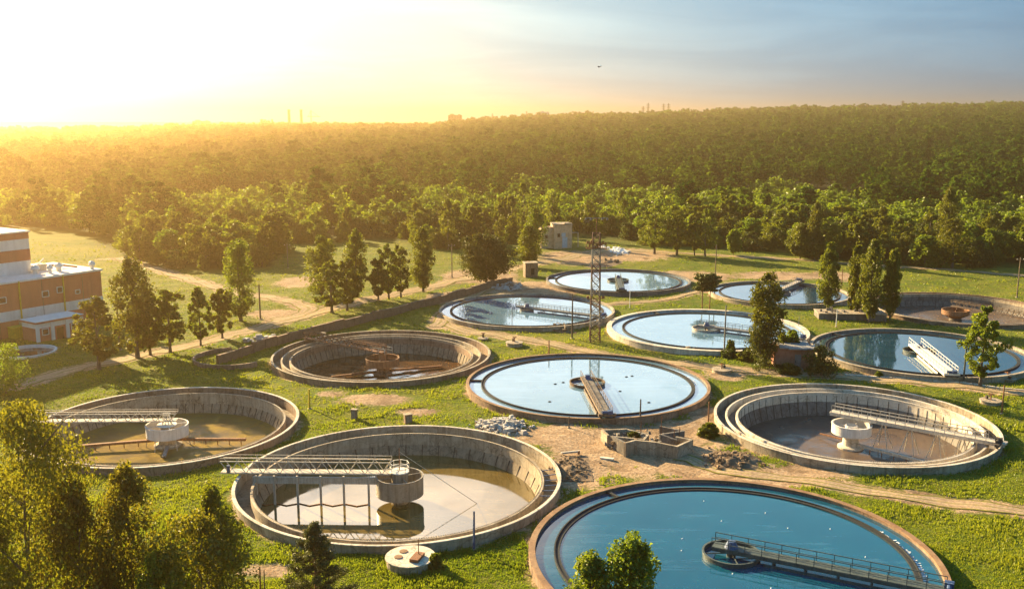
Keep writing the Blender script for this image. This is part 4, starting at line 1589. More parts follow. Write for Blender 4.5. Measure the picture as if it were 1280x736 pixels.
def trunk_mesh(key, H, W, kind, bark='bark'):
    b = MB()
    r = random.Random(hash(key) % 999 if not isinstance(key, int) else key)
    top = H * (.88 if kind in ('poplar', 'birch', 'spire') else .68)
    rb = max(.12, H * .019)
    pts, rad = [], []
    for i in range(7):
        t = i / 6
        pts.append((r.uniform(-.012, .012) * H * t, r.uniform(-.012, .012) * H * t, -.3 + (top + .3) * t))
        rad.append(rb * (1.35 if i == 0 else 1) * (1 - .86 * t))
    b.tube(pts, rad, bark, 8)
    for k in range(7):
        t = .22 + .09 * k
        a = k * 2.4 + r.uniform(-.4, .4)
        ln = W * r.uniform(.55, .9) * (1 if kind != 'poplar' else .7)
        p = Vector((0, 0, H * t))
        rise = ln * (1.6 if kind == 'poplar' else .75)
        q = p + Vector((ln * math.cos(a) * .5, ln * math.sin(a) * .5, rise * .55))
        e = p + Vector((ln * math.cos(a), ln * math.sin(a), rise))
        b.tube([p, q, e], [rb * .45, rb * .28, rb * .08], bark, 5)
    o = b.build('trunk')
    me = o.data
    bpy.data.objects.remove(o)
    return me


def tree_meshes(kind, var, n, per, leaf, mat, W=.2, bark='bark'):
    """unit-height tree scaled to 10 m: crown and trunk meshes, shared by copies"""
    key = (kind, var, n, per, leaf, mat, W)
    if key not in MESHES:
        H = 10.0
        C, Z = crown_points(kind, H, W * H, n, 100 + var * 7 + len(kind))
        V, tn = leaves(C, Z, per, leaf, seed=var + 5, flat=1.3 if kind == 'poplar' else 1.0)
        MESHES[key] = (quads_mesh('crown', V, mat, tn), trunk_mesh(var * 13 + len(kind), H, W * H, kind, bark))
    return MESHES[key]


def place_tree(name, label, p, h, w_ratio, meshes, group=None, rz=None, cat='tree'):
    """w_ratio scales the crown width relative to the mesh's own proportions"""
    t = thing(name, label, cat, (p[0], p[1], gz(p) - .05), random.uniform(0, 6.28) if rz is None else rz, group)
    s = h / 10.0
    t.scale = (s * w_ratio, s * w_ratio, s)
    for nm, me in (('crown', meshes[0]), ('trunk', meshes[1])):
        o = bpy.data.objects.new(nm, me)
        COL.objects.link(o)
        o.parent = t
    return t


def px_tree(name, label, u, vb, vt, wpx, kind, var, n, per, leaf, mat, bark='bark', group=None, cat='tree'):
    p = at(u, vb)
    h = up_height(u, vb, vt)
    W = {'poplar': .16, 'broad': .36, 'birch': .22, 'bush': .55, 'dome': .4, 'spire': .16}[kind]
    want = wpx * depth((p.x, p.y, h / 2)) / F_PX / 2 / h
    leaf10 = leaf * 10 / h
    k = want / W
    me = tree_meshes(kind, var, n, per, round(leaf10 / max(.7, min(1.2, math.sqrt(k))), 3), mat, W, bark)
    return place_tree(name, label, p, h, k, me, group, cat=cat)


G_ROAD = 'trees along the road'
# foreground, bottom left and bottom centre
px_tree('broadleaf_tree', 'huge dark olive tree filling the lower left corner', 50, 850, 518, 160, 'broad', 1, 170, 135, .30, 'leaf_gold')
px_tree('broadleaf_tree', 'olive bush tree between the corner tree and the bottom poplar', 112, 850, 612, 90, 'broad', 2, 90, 120, .30, 'leaf_gold')
px_tree('poplar_tree', 'bright topped poplar in front of the left emptied tank', 172, 830, 576, 68, 'poplar', 3, 130, 85, .30, 'leaf_gold')
px_tree('poplar_tree', 'slim poplar at the left end of the truss bridge', 276, 820, 598, 62, 'poplar', 4, 110, 80, .28, 'leaf_yellow')
px_tree('broadleaf_tree', 'leafy bright tree below the slim poplar at the bottom', 258, 850, 648, 125, 'broad', 5, 130, 95, .30, 'leaf_gold')
px_tree('broadleaf_tree', 'yellow green tree cut by the lower left frame edge', -5, 850, 640, 80, 'broad', 6, 90, 130, .30, 'leaf_bright')
px_tree('broadleaf_tree', 'small yellow green tree between the two bottom poplars', 214, 850, 690, 70, 'broad', 7, 90, 130, .30, 'leaf_yellow')
px_tree('poplar_tree', 'fresh green tree top rising in front of the deep blue tank, taller one', 788, 880, 664, 66, 'poplar', 8, 120, 110, .30, 'leaf_bright')
px_tree('poplar_tree', 'fresh green tree top before the deep blue tank, left and lower one', 736, 880, 690, 66, 'poplar', 9, 120, 110, .30, 'leaf_bright')
# road trees on the left
for row in (
    ('broadleaf_tree', 'hazy orange tree in front of the factory annex', 124, 463, 374, 54, 'birch', 11),
    ('poplar_tree', 'tallest poplar beside the factory, dark orange in the glare', 172, 447, 318, 46, 'poplar', 12),
    ('broadleaf_tree', 'rounded tree right of the tall factory poplar', 213, 441, 364, 46, 'birch', 13),
    ('broadleaf_tree', 'dense tree between the factory poplar and the road', 188, 444, 368, 40, 'birch', 14),
    ('broadleaf_tree', 'narrow tree at the road, left of a matching pair', 251, 431, 360, 28, 'birch', 15),
    ('broadleaf_tree', 'narrow tree at the road, right of a matching pair', 278, 423, 362, 30, 'birch', 16),
    ('poplar_tree', 'stout poplar standing alone left of the road junction', 301, 401, 297, 36, 'poplar', 17),
    ('broadleaf_tree', 'tree with a leaning trunk nearest the road junction', 415, 391, 326, 44, 'birch', 18),
    ('poplar_tree', 'poplar behind the leaning road tree, twin crowned', 402, 372, 292, 34, 'poplar', 19),
    ('broadleaf_tree', 'small road tree close behind the leaning one', 434, 388, 324, 34, 'birch', 20),
    ('poplar_tree', 'slender poplar in the middle of the road trees', 446, 372, 286, 24, 'poplar', 21),
    ('broadleaf_tree', 'shortest tree of the group of three by the road', 473, 376, 324, 26, 'birch', 22),
    ('broadleaf_tree', 'middle tree of the group of three by the road', 486, 374, 306, 30, 'birch', 23),
    ('broadleaf_tree', 'right tree of the group of three by the road', 501, 371, 306, 28, 'birch', 24),
    ('poplar_tree', 'last slim poplar of the road row, tall and airy', 529, 364, 281, 24, 'poplar', 25),
):
    nm, lb, u, vb, vt, w, k, var = row
    px_tree(nm, lb, u, vb, vt, w, k, var, 84 if k == 'birch' else 110, 62, .50, 'leaf', group=G_ROAD)
for row in (
    ('broadleaf_tree', 'big round dark tree standing alone left of the concrete hut', 608, 356, 294, 62, 'broad', 31, 'leaf_dark'),
    ('poplar_tree', 'yellowish poplar beside the concrete hut', 661, 334, 281, 26, 'poplar', 32, 'leaf_yellow'),
    ('poplar_tree', 'tall dark poplar left of the ruined brick building', 669, 322, 256, 24, 'poplar', 33, 'leaf'),
    ('broadleaf_tree', 'bushy tree right of the ruined building, dark trunked', 818, 317, 256, 34, 'birch', 34, 'leaf'),
    ('broadleaf_tree', 'rounded tree second to the right of the ruined building', 846, 319, 264, 32, 'birch', 35, 'leaf'),
    ('broadleaf_tree', 'slim tree with bare trunk on the far meadow', 868, 320, 266, 20, 'birch', 36, 'leaf'),
    ('broadleaf_tree', 'broad bare trunked tree next to the slim meadow tree', 881, 321, 262, 30, 'birch', 37, 'leaf'),
    ('broadleaf_tree', 'smallest sapling alone on the far meadow', 917, 319, 288, 16, 'broad', 38, 'leaf_yellow'),
    ('poplar_tree', 'tall ivy dark poplar beside the red brick hut', 956, 456, 336, 38, 'poplar', 39, 'leaf'),
    ('poplar_tree', 'single slender poplar left of the poplar group at the right', 1034, 389, 303, 22, 'poplar', 40, 'leaf'),
    ('poplar_tree', 'left poplar of the group on the concrete platform', 1068, 396, 305, 19, 'poplar', 41, 'leaf'),
    ('poplar_tree', 'thickest poplar in the middle of the platform group', 1086, 403, 297, 25, 'poplar', 42, 'leaf'),
    ('poplar_tree', 'right poplar of the platform group, slim', 1112, 401, 309, 19, 'poplar', 43, 'leaf'),
    ('birch_tree', 'lone drooping birch in front of the blue tank at the right', 1225, 484, 386, 44, 'birch', 44, 'leaf_yellow'),
    ('broadleaf_tree', 'stout bright tree on the meadow at the far right', 1190, 335, 274, 40, 'birch', 45, 'leaf'),
    ('poplar_tree', 'tall narrow poplar behind the stout meadow tree at the right', 1181, 330, 232, 22, 'poplar', 46, 'leaf'),
    ('poplar_tree', 'narrow dark poplar behind the tank with the far reaching bridge', 1018, 326, 252, 15, 'poplar', 47, 'leaf'),
    ('broadleaf_tree', 'small round tree left of the narrow dark poplar', 1000, 324, 282, 26, 'broad', 48, 'leaf'),
    ('broadleaf_tree', 'medium tree right of the narrow dark poplar', 1040, 328, 280, 26, 'birch', 49, 'leaf'),
):
    nm, lb, u, vb, vt, w, k, var, mt = row
    px_tree(nm, lb, u, vb, vt, w, k, var, {'birch': 92, 'broad': 190}.get(k, 120), 110 if k == 'broad' else 66, .46, mt)


# pines
def pine(label, u, vb, vt, wpx, seed, low=.35, dens=1.0, fork=False):
    r = np.random.default_rng(seed)
    p = at(u, vb)
    h = up_height(u, vb, vt)
    W = wpx * depth((p.x, p.y, h / 2)) / F_PX / 2
    t = thing('pine_tree', label, 'tree', (p.x, p.y, gz(p) - .05))
    b = MB()
    stems = [0.0] if not fork else [-.8, .9]
    ends = []
    for sx in stems:
        b.tube([(sx, 0, -.2), (sx * 1.05, .05, h * .5), (sx * 1.2, 0, h * .96)], [h * .018, h * .014, h * .004], 'bark_pine', 8)
        n = int(34 * dens)
        for k in range(n):
            tt = low + (1 - low) * (k + r.random()) / n
            a = k * 2.399 + r.uniform(-.3, .3)
            if fork:
                ln = W * r.uniform(.25, 1.0) * (.55 + .45 * math.sin(PI * min(1, (tt - low) / (1 - low) + .1)))
            else:
                ln = W * (1 - ((tt - low) / (1.02 - low)) ** 1.6) * r.uniform(.7, 1.15)
            s0 = Vector((sx, 0, h * tt))
            e = s0 + Vector((ln * math.cos(a), ln * math.sin(a), ln * (.32 if not fork else r.uniform(-.02, .4))))
            b.tube([s0, s0.lerp(e, .5) + Vector((0, 0, -.04 * ln)), e], [.06, .045, .015], 'bark_pine', 4)
            for q in np.linspace(.35, 1.0, 5):
                ends.append(s0.lerp(e, float(q)))
        ends.append(Vector((sx * 1.2, 0, h * .97)))
    b.build('trunk', t)
    Cn = np.array([tuple(e) for e in ends])
    V, tn = leaves(Cn, np.full(len(Cn), .5 if not fork else .75), int(46 * dens) if not fork else 26, .36 if not fork else .55, up=.6, aspect=.2 if not fork else .45, seed=seed, shell=.1, flat=.75 if not fork else .5)
    o = bpy.data.objects.new('crown', quads_mesh('crown', V, 'needle', tn))
    COL.objects.link(o)
    o.parent = t


pine('small bushy pine at the bottom left of the round manhole', 397, 785, 654, 108, 3, .08, 1.5)
pine('umbrella pine with two bare trunks behind the wide rimmed tank', 882, 386, 342, 36, 5, .55, .8, True)


# bushes
def bush(label, u, vb, vt, w, var, mat, name='bush'):
    return px_tree(name, label, u, vb, vt, w, 'bush', var, 50, 70, .34, mat, cat='bush')


bush('dark green bush at the right corner of the red brick hut', 1026, 467, 434, 38, 51, 'leaf_dark')
bush('small round bush at the foot of the grey pole', 911, 446, 426, 18, 52, 'leaf_dark')
bush('low bush left of the tall ivy poplar', 935, 451, 438, 20, 53, 'leaf')
bush('bushy growth at the foot of the tall ivy poplar', 950, 459, 408, 34, 54, 'leaf_dark')
bush('low dark shrub before the door of the red brick hut', 985, 466, 455, 26, 55, 'leaf_dark')
bush('yellow green bush in the glare at the left edge below the factory', 8, 492, 432, 54, 56, 'leaf_yellow')
bush('weeds growing on the ruined chamber', 792, 552, 541, 18, 57, 'leaf_dark')
bush('young shrub on the grass right of the round manhole', 545, 712, 694, 16, 58, 'leaf_bright')
bush('small shrub at the left edge of the dirt yard post', 886, 543, 527, 22, 59, 'leaf')
bush('tiny yellow green shrub near the kerb by the blue tank', 1098, 470, 464, 7, 60, 'leaf_bright')
bush('dark shrub on the far meadow in front of the wood', 1008, 322, 308, 18, 61, 'leaf_dark')
p_ = HUT
for du, dz, lb, mt in ((0, 3.85, 'fresh green sapling growing on the roof of the brick hut', 'leaf_bright'), (-1.9, 3.85, 'yellow shrub growing on the left of the hut roof', 'leaf_yellow')):
    C, Z = crown_points('bush', 10, 5.5, 50, 70 + int(dz))
    t = place_tree('bush', lb, (p_.x + du + 1.0, p_.y + 4.6), 2.0 if du == 0 else 1.5, 1.0, tree_meshes('bush', 52, 50, 70, 1.6, mt, .55), cat='bush')
    t.location.z = gz(p_) + dz

# ------------------------------------------------------------------ the wood: nearest trees as things, the rest as stuff
WOOD_V = []
for i, (kd, mt) in enumerate((('dome', 'leaf_yellow'), ('dome', 'leaf'), ('broad', 'leaf_yellow'), ('dome', 'leaf_bright'), ('broad', 'leaf'), ('birch', 'leaf'), ('dome', 'leaf_dark'))):
    WOOD_V.append((kd, mt, tree_meshes(kd, 80 + i, 64, 64, .66, mt, .42 if kd != 'birch' else .26)))


def scatter(az0, az1, d_in, d_out, spacing, seed, jitter=.42):
    """jittered points on rings between two bearings"""
    r = np.random.default_rng(seed)
    out = []
    d = d_in
    while d < d_out:
        n = max(1, int((az1 - az0) * d / spacing))
        a = az0 + (az1 - az0) * (np.arange(n) + .5 * (int(d / spacing) % 2)) / n
        a = a + r.uniform(-jitter, jitter, n) * spacing / d
        q = d + r.uniform(-jitter, jitter, n) * spacing
        out.append(np.stack([q * np.sin(a), q * np.cos(a)], 1))
        d += spacing * .9
    return np.concatenate(out)


AZL, AZR = math.radians(-30.5), math.radians(30.5)
P = scatter(AZL, AZR, 285, 590, 7.6, 21)
az, D = np.arctan2(P[:, 0], P[:, 1]), np.hypot(P[:, 0], P[:, 1])
into = D - edge_dist(az)
# the low wood runs up to the clearing at the right, thinner on the left
thin = rng.random(len(P)) > np.where(into < 60, .05, .12)
border = 525 + 26 * np.sin(az * 23 + 1) + 20 * np.sin(az * 51 + .4) + 12 * np.sin(az * 97)
ok = (into > 0) & (D < border) & thin
P, into, D = P[ok], into[ok], D[ok]
order = np.argsort(D + rng.uniform(0, 12, len(D)))
near_i, rest_i = order[:300], order[300:]
for k, i in enumerate(near_i):
    kd, mt, me = WOOD_V[int(rng.integers(0, 7))]
    h = float(rng.choice([5.0, 6.5, 8.0, 9.0, 10.5]) * rng.uniform(.85, 1.15)) * (1.0 if into[i] > 8 else .82) * (1.35 if kd == 'birch' else 1)
    lx = P[i][0]
    lb = ('sunlit rounded tree at the near edge of the wood in the orange glare' if lx < -60 else
          'rounded green tree at the near edge of the wood behind the road trees' if lx < 0 else
          'leafy green tree at the near edge of the wood beyond the far meadow' if lx < 75 else
          'leafy green tree at the near edge of the wood behind the right poplars')
    gp = ('trees of the wood edge in the glare' if lx < -60 else 'trees of the wood edge behind the road' if lx < 0 else 'trees of the wood edge beyond the meadow' if lx < 75 else 'trees of the wood edge at the right')
    place_tree('woodland_tree', lb, P[i], h, float(rng.uniform(.8, 1.45)), me, gp)
# a few poplars rising out of the wood
for k, (u, vb, vt) in enumerate(((655, 300, 222), (690, 296, 236), (560, 312, 246), (640, 304, 240), (735, 292, 246), (775, 290, 235), (1160, 318, 262), (1075, 322, 270), (1100, 316, 255), (940, 300, 262), (985, 300, 250), (520, 300, 252), (470, 292, 250), (1235, 322, 262))):
    px_tree('poplar_tree', 'slim dark poplar rising out of the low wood', u, vb, vt, 17, 'poplar', 90 + k % 3, 50, 40, .75, 'leaf', group='poplars in the low wood')


def far_template(kind, n, per, leaf, W, seed, top_only=True):
    C, Z = crown_points(kind, 10, W * 10, n, seed)
    if top_only:
        k = C[:, 2] > 2.2
        C, Z = C[k], Z[k]
    return leaves(C, Z, per, leaf, seed=seed, up=.35)


def merge_trees(P, hgt, wid, templ, pick, tint_off, seed):
    r = np.random.default_rng(seed)
    VV, TT = [], []
    for k, (V, tn) in enumerate(templ):
        idx = np.where(pick == k)[0]
        if not len(idx):
            continue
        a = r.uniform(0, 2 * PI, len(idx))
        ca, sa = np.cos(a)[:, None, None], np.sin(a)[:, None, None]
        sx = (hgt[idx] / 10 * wid[idx])[:, None, None]
        sz = (hgt[idx] / 10)[:, None, None]
        x, y, z = V[None, :, :, 0], V[None, :, :, 1], V[None, :, :, 2]
        X = (x * ca - y * sa) * sx + P[idx, 0][:, None, None]
        Y = (x * sa + y * ca) * sx + P[idx, 1][:, None, None]
        Zz = z * sz + terrain(P[idx, 0], P[idx, 1])[:, None, None]
        VV.append(np.stack([X, Y, Zz], -1).reshape(-1, 4, 3))
        TT.append(np.clip(tn[None] * .75 + tint_off[idx][:, None], 0, 1).reshape(-1))
    return np.concatenate(VV), np.concatenate(TT)


# rest of the low wood
Pr = P[rest_i]
T1_ = [far_template('dome', 42, 22, 1.0, .44, 301), far_template('broad', 38, 22, 1.0, .42, 302), far_template('dome', 42, 22, 1.0, .48, 303), far_template('birch', 36, 22, .9, .28, 304)]
hg = np.clip(rng.normal(7.8, 2.2, len(Pr)), 3.5, 13)
V, tn = merge_trees(Pr, hg, rng.uniform(.8, 1.5, len(Pr)), T1_, rng.choice(4, len(Pr), p=[.35, .25, .3, .1]), rng.uniform(-.35, .45, len(Pr)), 31)
o = bpy.data.objects.new('woodland', quads_mesh('woodland', V, 'leaf_yellow', tn))
COL.objects.link(o)
tag(o, 'dense low wood of rounded green trees beyond the site', 'wood', kind='stuff')

# the tall dark forest on the slope
P1 = scatter(AZL, AZR, 470, 1000, 11.5, 41)
P2 = scatter(AZL, AZR, 1000, 1650, 13.5, 42)
P3 = scatter(AZL, AZR, 1650, 2420, 15.0, 43)
az, D = np.arctan2(P1[:, 0], P1[:, 1]), np.hypot(P1[:, 0], P1[:, 1])
start = 528 + 26 * np.sin(az * 23 + 1) + 20 * np.sin(az * 51 + .4) + 12 * np.sin(az * 97) + np.interp(az, np.radians([14, 18, 25, 28]), [0, 42, 42, 0])
P1 = P1[(D > start) & (rng.random(len(P1)) > .06)]
PX = scatter(AZL, AZR, 400, 530, 12, 44)      # taller trees standing in clusters among the low wood
PX = PX[(np.sin(PX[:, 0] * .035 + 1.3) * np.sin(PX[:, 1] * .041 + PX[:, 0] * .012) > .42)]
P1 = np.concatenate([P1, PX])
TA = [far_template('birch', 34, 24, .78, .27, 401), far_template('broad', 34, 24, .78, .34, 402), far_template('spire', 30, 24, .7, .18, 403), far_template('poplar', 34, 24, .72, .17, 404)]
TB = [far_template('birch', 20, 15, 1.05, .28, 411), far_template('broad', 20, 15, 1.05, .34, 412), far_template('spire', 18, 15, .95, .20, 413), far_template('poplar', 20, 15, .95, .18, 414)]
TC = [far_template('birch', 9, 5, 2.5, .34, 421), far_template('broad', 9, 5, 2.6, .40, 422), far_template('spire', 9, 5, 2.2, .26, 423), far_template('birch', 8, 5, 2.4, .30, 424)]
VV, TT = [], []
for Pk, Tk, sd, hm in ((P1, TA, 51, 16.5), (P2, TB, 52, 17.0), (P3, TC, 53, 17.0)):
    n = len(Pk)
    patch = .5 + .25 * np.sin(Pk[:, 0] * .012 + 1.0) * np.sin(Pk[:, 1] * .009) + .25 * np.sin(Pk[:, 0] * .031 + Pk[:, 1] * .02) * np.sin(Pk[:, 1] * .027 - Pk[:, 0] * .013)
    keep = rng.random(n) > .05 + .28 * (patch < .28)
    Pk, patch = Pk[keep], patch[keep]
    n = len(Pk)
    hh = hm * np.clip(rng.normal(.80 + .25 * patch, .20, n), .4, 1.45)
    to = -.25 + .35 * patch + rng.uniform(-.32, .4, n)
    V, tn = merge_trees(Pk, hh, rng.uniform(.95, 1.75, n), Tk, rng.choice(4, n, p=[.35, .25, .2, .2]), to, sd)
    VV.append(V)
    TT.append(tn)
o = bpy.data.objects.new('forest', quads_mesh('forest', np.concatenate(VV), 'forest_leaf', np.concatenate(TT)))
COL.objects.link(o)
tag(o, 'dark forest covering the far slope up to the skyline', 'forest', kind='stuff')

# ------------------------------------------------------------------ far skyline things
def far_place(u, D):
    a = math.atan((u - 640) / F_PX)
    x, y = D * math.sin(a), D * math.cos(a)
    return x, y, float(terrain(x, y))


def far_top(v, D, u):
    """z of photo row v at distance D (on the bearing of column u)"""
    a = math.atan((u - 640) / F_PX)
    b = (v - 368) / F_PX
    t = D * math.cos(a) / (CP - b * SP)
    return CAMZ + t * (-SP - b * CP)


def far_box_building(u, w_px, vt, D, label, m, storeys=8):
    x, y, z = far_place(u, D)
    zt = far_top(vt, D, u)
    w = w_px * D / F_PX
    t = thing('apartment_block', label, 'building', (x, y, z), -math.atan2(x, y))
    b = MB()
    b.box((0, 0, (zt - z) / 2 - 1), (w, w * .5, zt - z + 2), m)
    b.build('wall', t)
    b = MB()
    b.box((-w * .2, 0, zt - z + 1.4), (w * .3, w * .3, 3), m)
    b.box((w * .3, 0, zt - z + .9), (w * .15, w * .3, 2), m)
    b.build('roof', t)
    n = max(3, int(w / 6))
    for i in range(n):
        for k in range(4):
            window(t, (-w / 2 + w * (i + .5) / n, -w * .25 - .02, zt - z - 3 - 4.5 * k), w / n * .5, 2.2, (0, -1, 0), m)


far_box_building(570, 17, 144, 2480, 'brown apartment block on the skyline left of centre', 'concrete_brown')
far_box_building(680, 12, 140.5, 2480, 'pale small block on the wooded skyline near the centre', 'white_wall')
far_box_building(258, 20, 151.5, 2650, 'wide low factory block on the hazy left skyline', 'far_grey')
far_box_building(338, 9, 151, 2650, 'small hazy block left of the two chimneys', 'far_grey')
x, y, z = far_place(500, 2440)
t = thing('warehouse', 'long low white roofed warehouse on the skyline', 'building', (x, y, z), -math.atan2(x, y))
zt = far_top(154.5, 2440, 500) - z
b = MB()
b.box((0, 0, zt / 2 - 1), (120, 30, zt + 2), 'white_wall')
b.build('wall', t)
b = MB()
b.box((0, 0, zt + .4), (124, 34, .8), 'white_wall')
b.build('roof', t)
for u, vt, r, lb in ((366, 137, 4.6, 'left of two tall hazy chimneys on the skyline'), (381, 137, 4.6, 'right of two tall hazy chimneys on the skyline'), (332, 149, 4.5, 'short squat stack left of the tall chimneys'), (345, 149.5, 3.2, 'second short stack beside the squat one')):
    x, y, z = far_place(u, 2600)
    h = far_top(vt, 2600, u) - z
    t = thing('chimney', lb, 'chimney', (x, y, z), 0, 'factory chimneys on the skyline')
    b = MB()
    b.lathe([(r, -2), (r * .8, h * .55), (r * .7, h), (r * .55, h), (r * .55, h - 3)], 'pole_wood', seg=18)
    b.build('stack', t)
    b = MB()
    b.lathe([(r * .78, h * .93), (r * .95, h * .94), (r * .95, h * .97), (r * .74, h * .98)], 'pole_wood', seg=18)
    b.build('gallery', t)
x, y, z = far_place(393, 2600)
h = far_top(138, 2600, 393) - z
t = thing('tower_crane', 'thin hazy tower crane right of the tall chimneys', 'crane', (x, y, z), .3)
b = MB()
for s in (-1, 1):
    for q in (-1, 1):
        b.bar((s, q, -1), (s, q, h), .7, 'pole_dark')
for k in range(14):
    zz = h * k / 14
    b.bar((-1, -1, zz), (1, -1, zz + h / 14), .5, 'pole_dark')
b.build('tower', t)
b = MB()
b.bar((-10, 0, h * .70), (24, 0, h * .70), 1.2, 'pole_dark')
b.bar((-8, 0, h * .70), (0, 0, h * .98), .6, 'pole_dark')
b.bar((20, 0, h * .70), (0, 0, h * .98), .6, 'pole_dark')
b.build('jib', t)


def pylon(u, vt, D, label, w=5):
    x, y, z = far_place(u, D)
    h = far_top(vt, D, u) - z
    t = thing('pylon', label, 'pylon', (x, y, z), -math.atan2(x, y), 'power pylons on the skyline')
    b = MB()
    for k in range(12):
        z0, z1 = h * k / 12, h * (k + 1) / 12
        w0, w1 = w * (1 - .8 * k / 12) / 2, w * (1 - .8 * (k + 1) / 12) / 2
        for s in (-1, 1):
            b.bar((s * w0, 0, z0), (s * w1, 0, z1), .9, 'pole_dark')
            b.bar((s * w0, 0, z0), (-s * w1, 0, z1), .5, 'pole_dark')
    b.build('lattice', t)
    for q in (.72, .82, .92):
        b = MB()
        b.bar((-w * .9, 0, h * q), (w * .9, 0, h * q), .8, 'pole_dark')
        b.build('crossarm', t)


pylon(801, 133, 2400, 'leftmost of the four pylons on the skyline')
pylon(807, 129, 2400, 'tallest pylon of the left skyline pair')
pylon(826, 130, 2400, 'left pylon of the close pair on the skyline')
pylon(832, 129.5, 2400, 'right pylon of the close pair on the skyline')
pylon(1119, 126, 2400, 'single pylon above the dark forest at the right')
pylon(616, 142, 2440, 'thin pylon just right of the brown apartment block', 3)
pylon(658, 139, 2440, 'thin pylon left of the pale skyline block', 3)

# the bird
bp_ = Vector((.0, 0, 0))
a_, b_ = (749 - 640) / F_PX, (84 - 368) / F_PX
tt_ = 160
pb = Vector((a_ * tt_, (CP - b_ * SP) * tt_, CAMZ + (-SP - b_ * CP) * tt_))
b = MB()
b.lathe([(.01, -.28), (.07, -.16), (.09, 0), (.06, .16), (.045, .22), (.01, .30)], 'bird', seg=8)
ob = b.build('bird')
me = ob.data
for v in me.vertices:
    v.co = Vector((v.co.z, v.co.y, v.co.x))
b = MB()
for s in (-1, 1):
    b.add([(.10, s * .05, .03), (.14, s * .35, .16), (.02, s * .75, .10), (-.06, s * .36, .13), (-.10, s * .05, .02)], [(0, 1, 2, 3, 4)], 'bird')
    b.add([(.10, s * .05, .01), (.14, s * .35, .14), (.02, s * .75, .09), (-.06, s * .36, .11), (-.10, s * .05, .0)], [(0, 1, 2, 3, 4)], 'bird')
o = b.build('wings', ob)
ob.location = pb
ob.rotation_euler = (0, -.2, .6)
tag(ob, 'tiny dark bird flying in the blue sky above the forest', 'bird')

# ------------------------------------------------------------------ grass
def build_grass():
    r = np.random.default_rng(77)
    n = 120000
    # even in the picture: denser near the camera
    u = r.uniform(-20, 1300, n)
    v = 300 + 450 * r.random(n) ** .75
    a, b = (u - 640) / F_PX, (v - 368) / F_PX
    t = -CAMZ / (-SP - b * CP)
    x, y = a * t, (CP - b * SP) * t
    k = (tank_dist(x, y) > .35)
    x, y = x[k], y[k]
    d = dirt_mask(x, y) + .5 * np.sin(x * .7) * np.sin(y * .6 + 1) * .5
    az, D = np.arctan2(x, y), np.hypot(x, y)
    k = (d < .38 + .2 * r.random(len(x))) & (D < edge_dist(az))
    x, y, D = x[k], y[k], D[k]
    m = 4
    x, y, D = np.repeat(x, m), np.repeat(y, m), np.repeat(D, m)
    n = len(x)
    x = x + r.normal(0, .16, n)
    y = y + r.normal(0, .16, n)
    clump = np.clip(.5 + .5 * np.sin(x * .35 + 2 * np.sin(y * .21)) * np.sin(y * .4 + 1.5 * np.sin(x * .17)), 0, 1)
    wallside = np.clip(1.6 - tank_dist(x, y), 0, 1)
    h = r.uniform(.10, .30, n) * (.5 + 1.2 * clump ** 2 + 1.0 * wallside * r.random(n))
    big = .5 + .5 * np.sin(x * .06 + 1.3 * np.sin(y * .045)) * np.sin(y * .07 + .9 + np.sin(x * .05))
    w = .035 + .0003 * D
    ang = r.uniform(0, 2 * PI, n)
    lean = r.uniform(0, .6, n) * h
    z = terrain(x, y) - .02
    ca, sa = np.cos(ang), np.sin(ang)
    la = ang + r.uniform(-1, 1, n) + PI / 2
    p0 = np.stack([x - ca * w, y - sa * w, z], 1)
    p1 = np.stack([x + ca * w, y + sa * w, z], 1)
    tx, ty = x + np.cos(la) * lean, y + np.sin(la) * lean
    p2 = np.stack([tx + ca * w * .3, ty + sa * w * .3, z + h], 1)
    p3 = np.stack([tx - ca * w * .3, ty - sa * w * .3, z + h], 1)
    V = np.stack([p0, p1, p2, p3], 1)
    o = bpy.data.objects.new('grass', quads_mesh('grass', V, 'grass_blade', np.clip(r.random(n) * .45 + .2 * clump + .45 * big - .05, 0, 1)))
    COL.objects.link(o)
    tag(o, 'short sunlit grass between the tanks', 'grass', kind='stuff')


build_grass()

# ------------------------------------------------------------------ haze
HAZE_DENS, HAZE_G = .00027, .81
b = MB()
b.box((0, 1500, 62.5), (6400, 9000, 127), 'concrete')
o = b.build('haze')
m, nt, out = nodes('haze')
pv = N(nt, 'ShaderNodeVolumePrincipled', ins={'Color': (1.0, .66, .30, 1), 'Density': HAZE_DENS, 'Anisotropy': HAZE_G})
nt.links.new(pv.outputs[0], out.inputs['Volume'])
o.data.materials.clear()
o.data.materials.append(m)
tag(o, 'warm thin haze over the whole valley', 'haze', kind='stuff')

# ------------------------------------------------------------------ light and sky
SUN_AZ, SUN_EL = math.radians(-44), math.radians(20)
sd = Vector((math.sin(SUN_AZ) * math.cos(SUN_EL), math.cos(SUN_AZ) * math.cos(SUN_EL), math.sin(SUN_EL)))
ld = bpy.data.lights.new('sun', 'SUN')
ld.energy = 5.0
ld.angle = math.radians(.6)
ld.color = (1.0, .75, .40)
lo = bpy.data.objects.new('sun', ld)
COL.objects.link(lo)
lo.rotation_euler = (-sd).to_track_quat('-Z', 'Y').to_euler()
lo.location = sd * 500

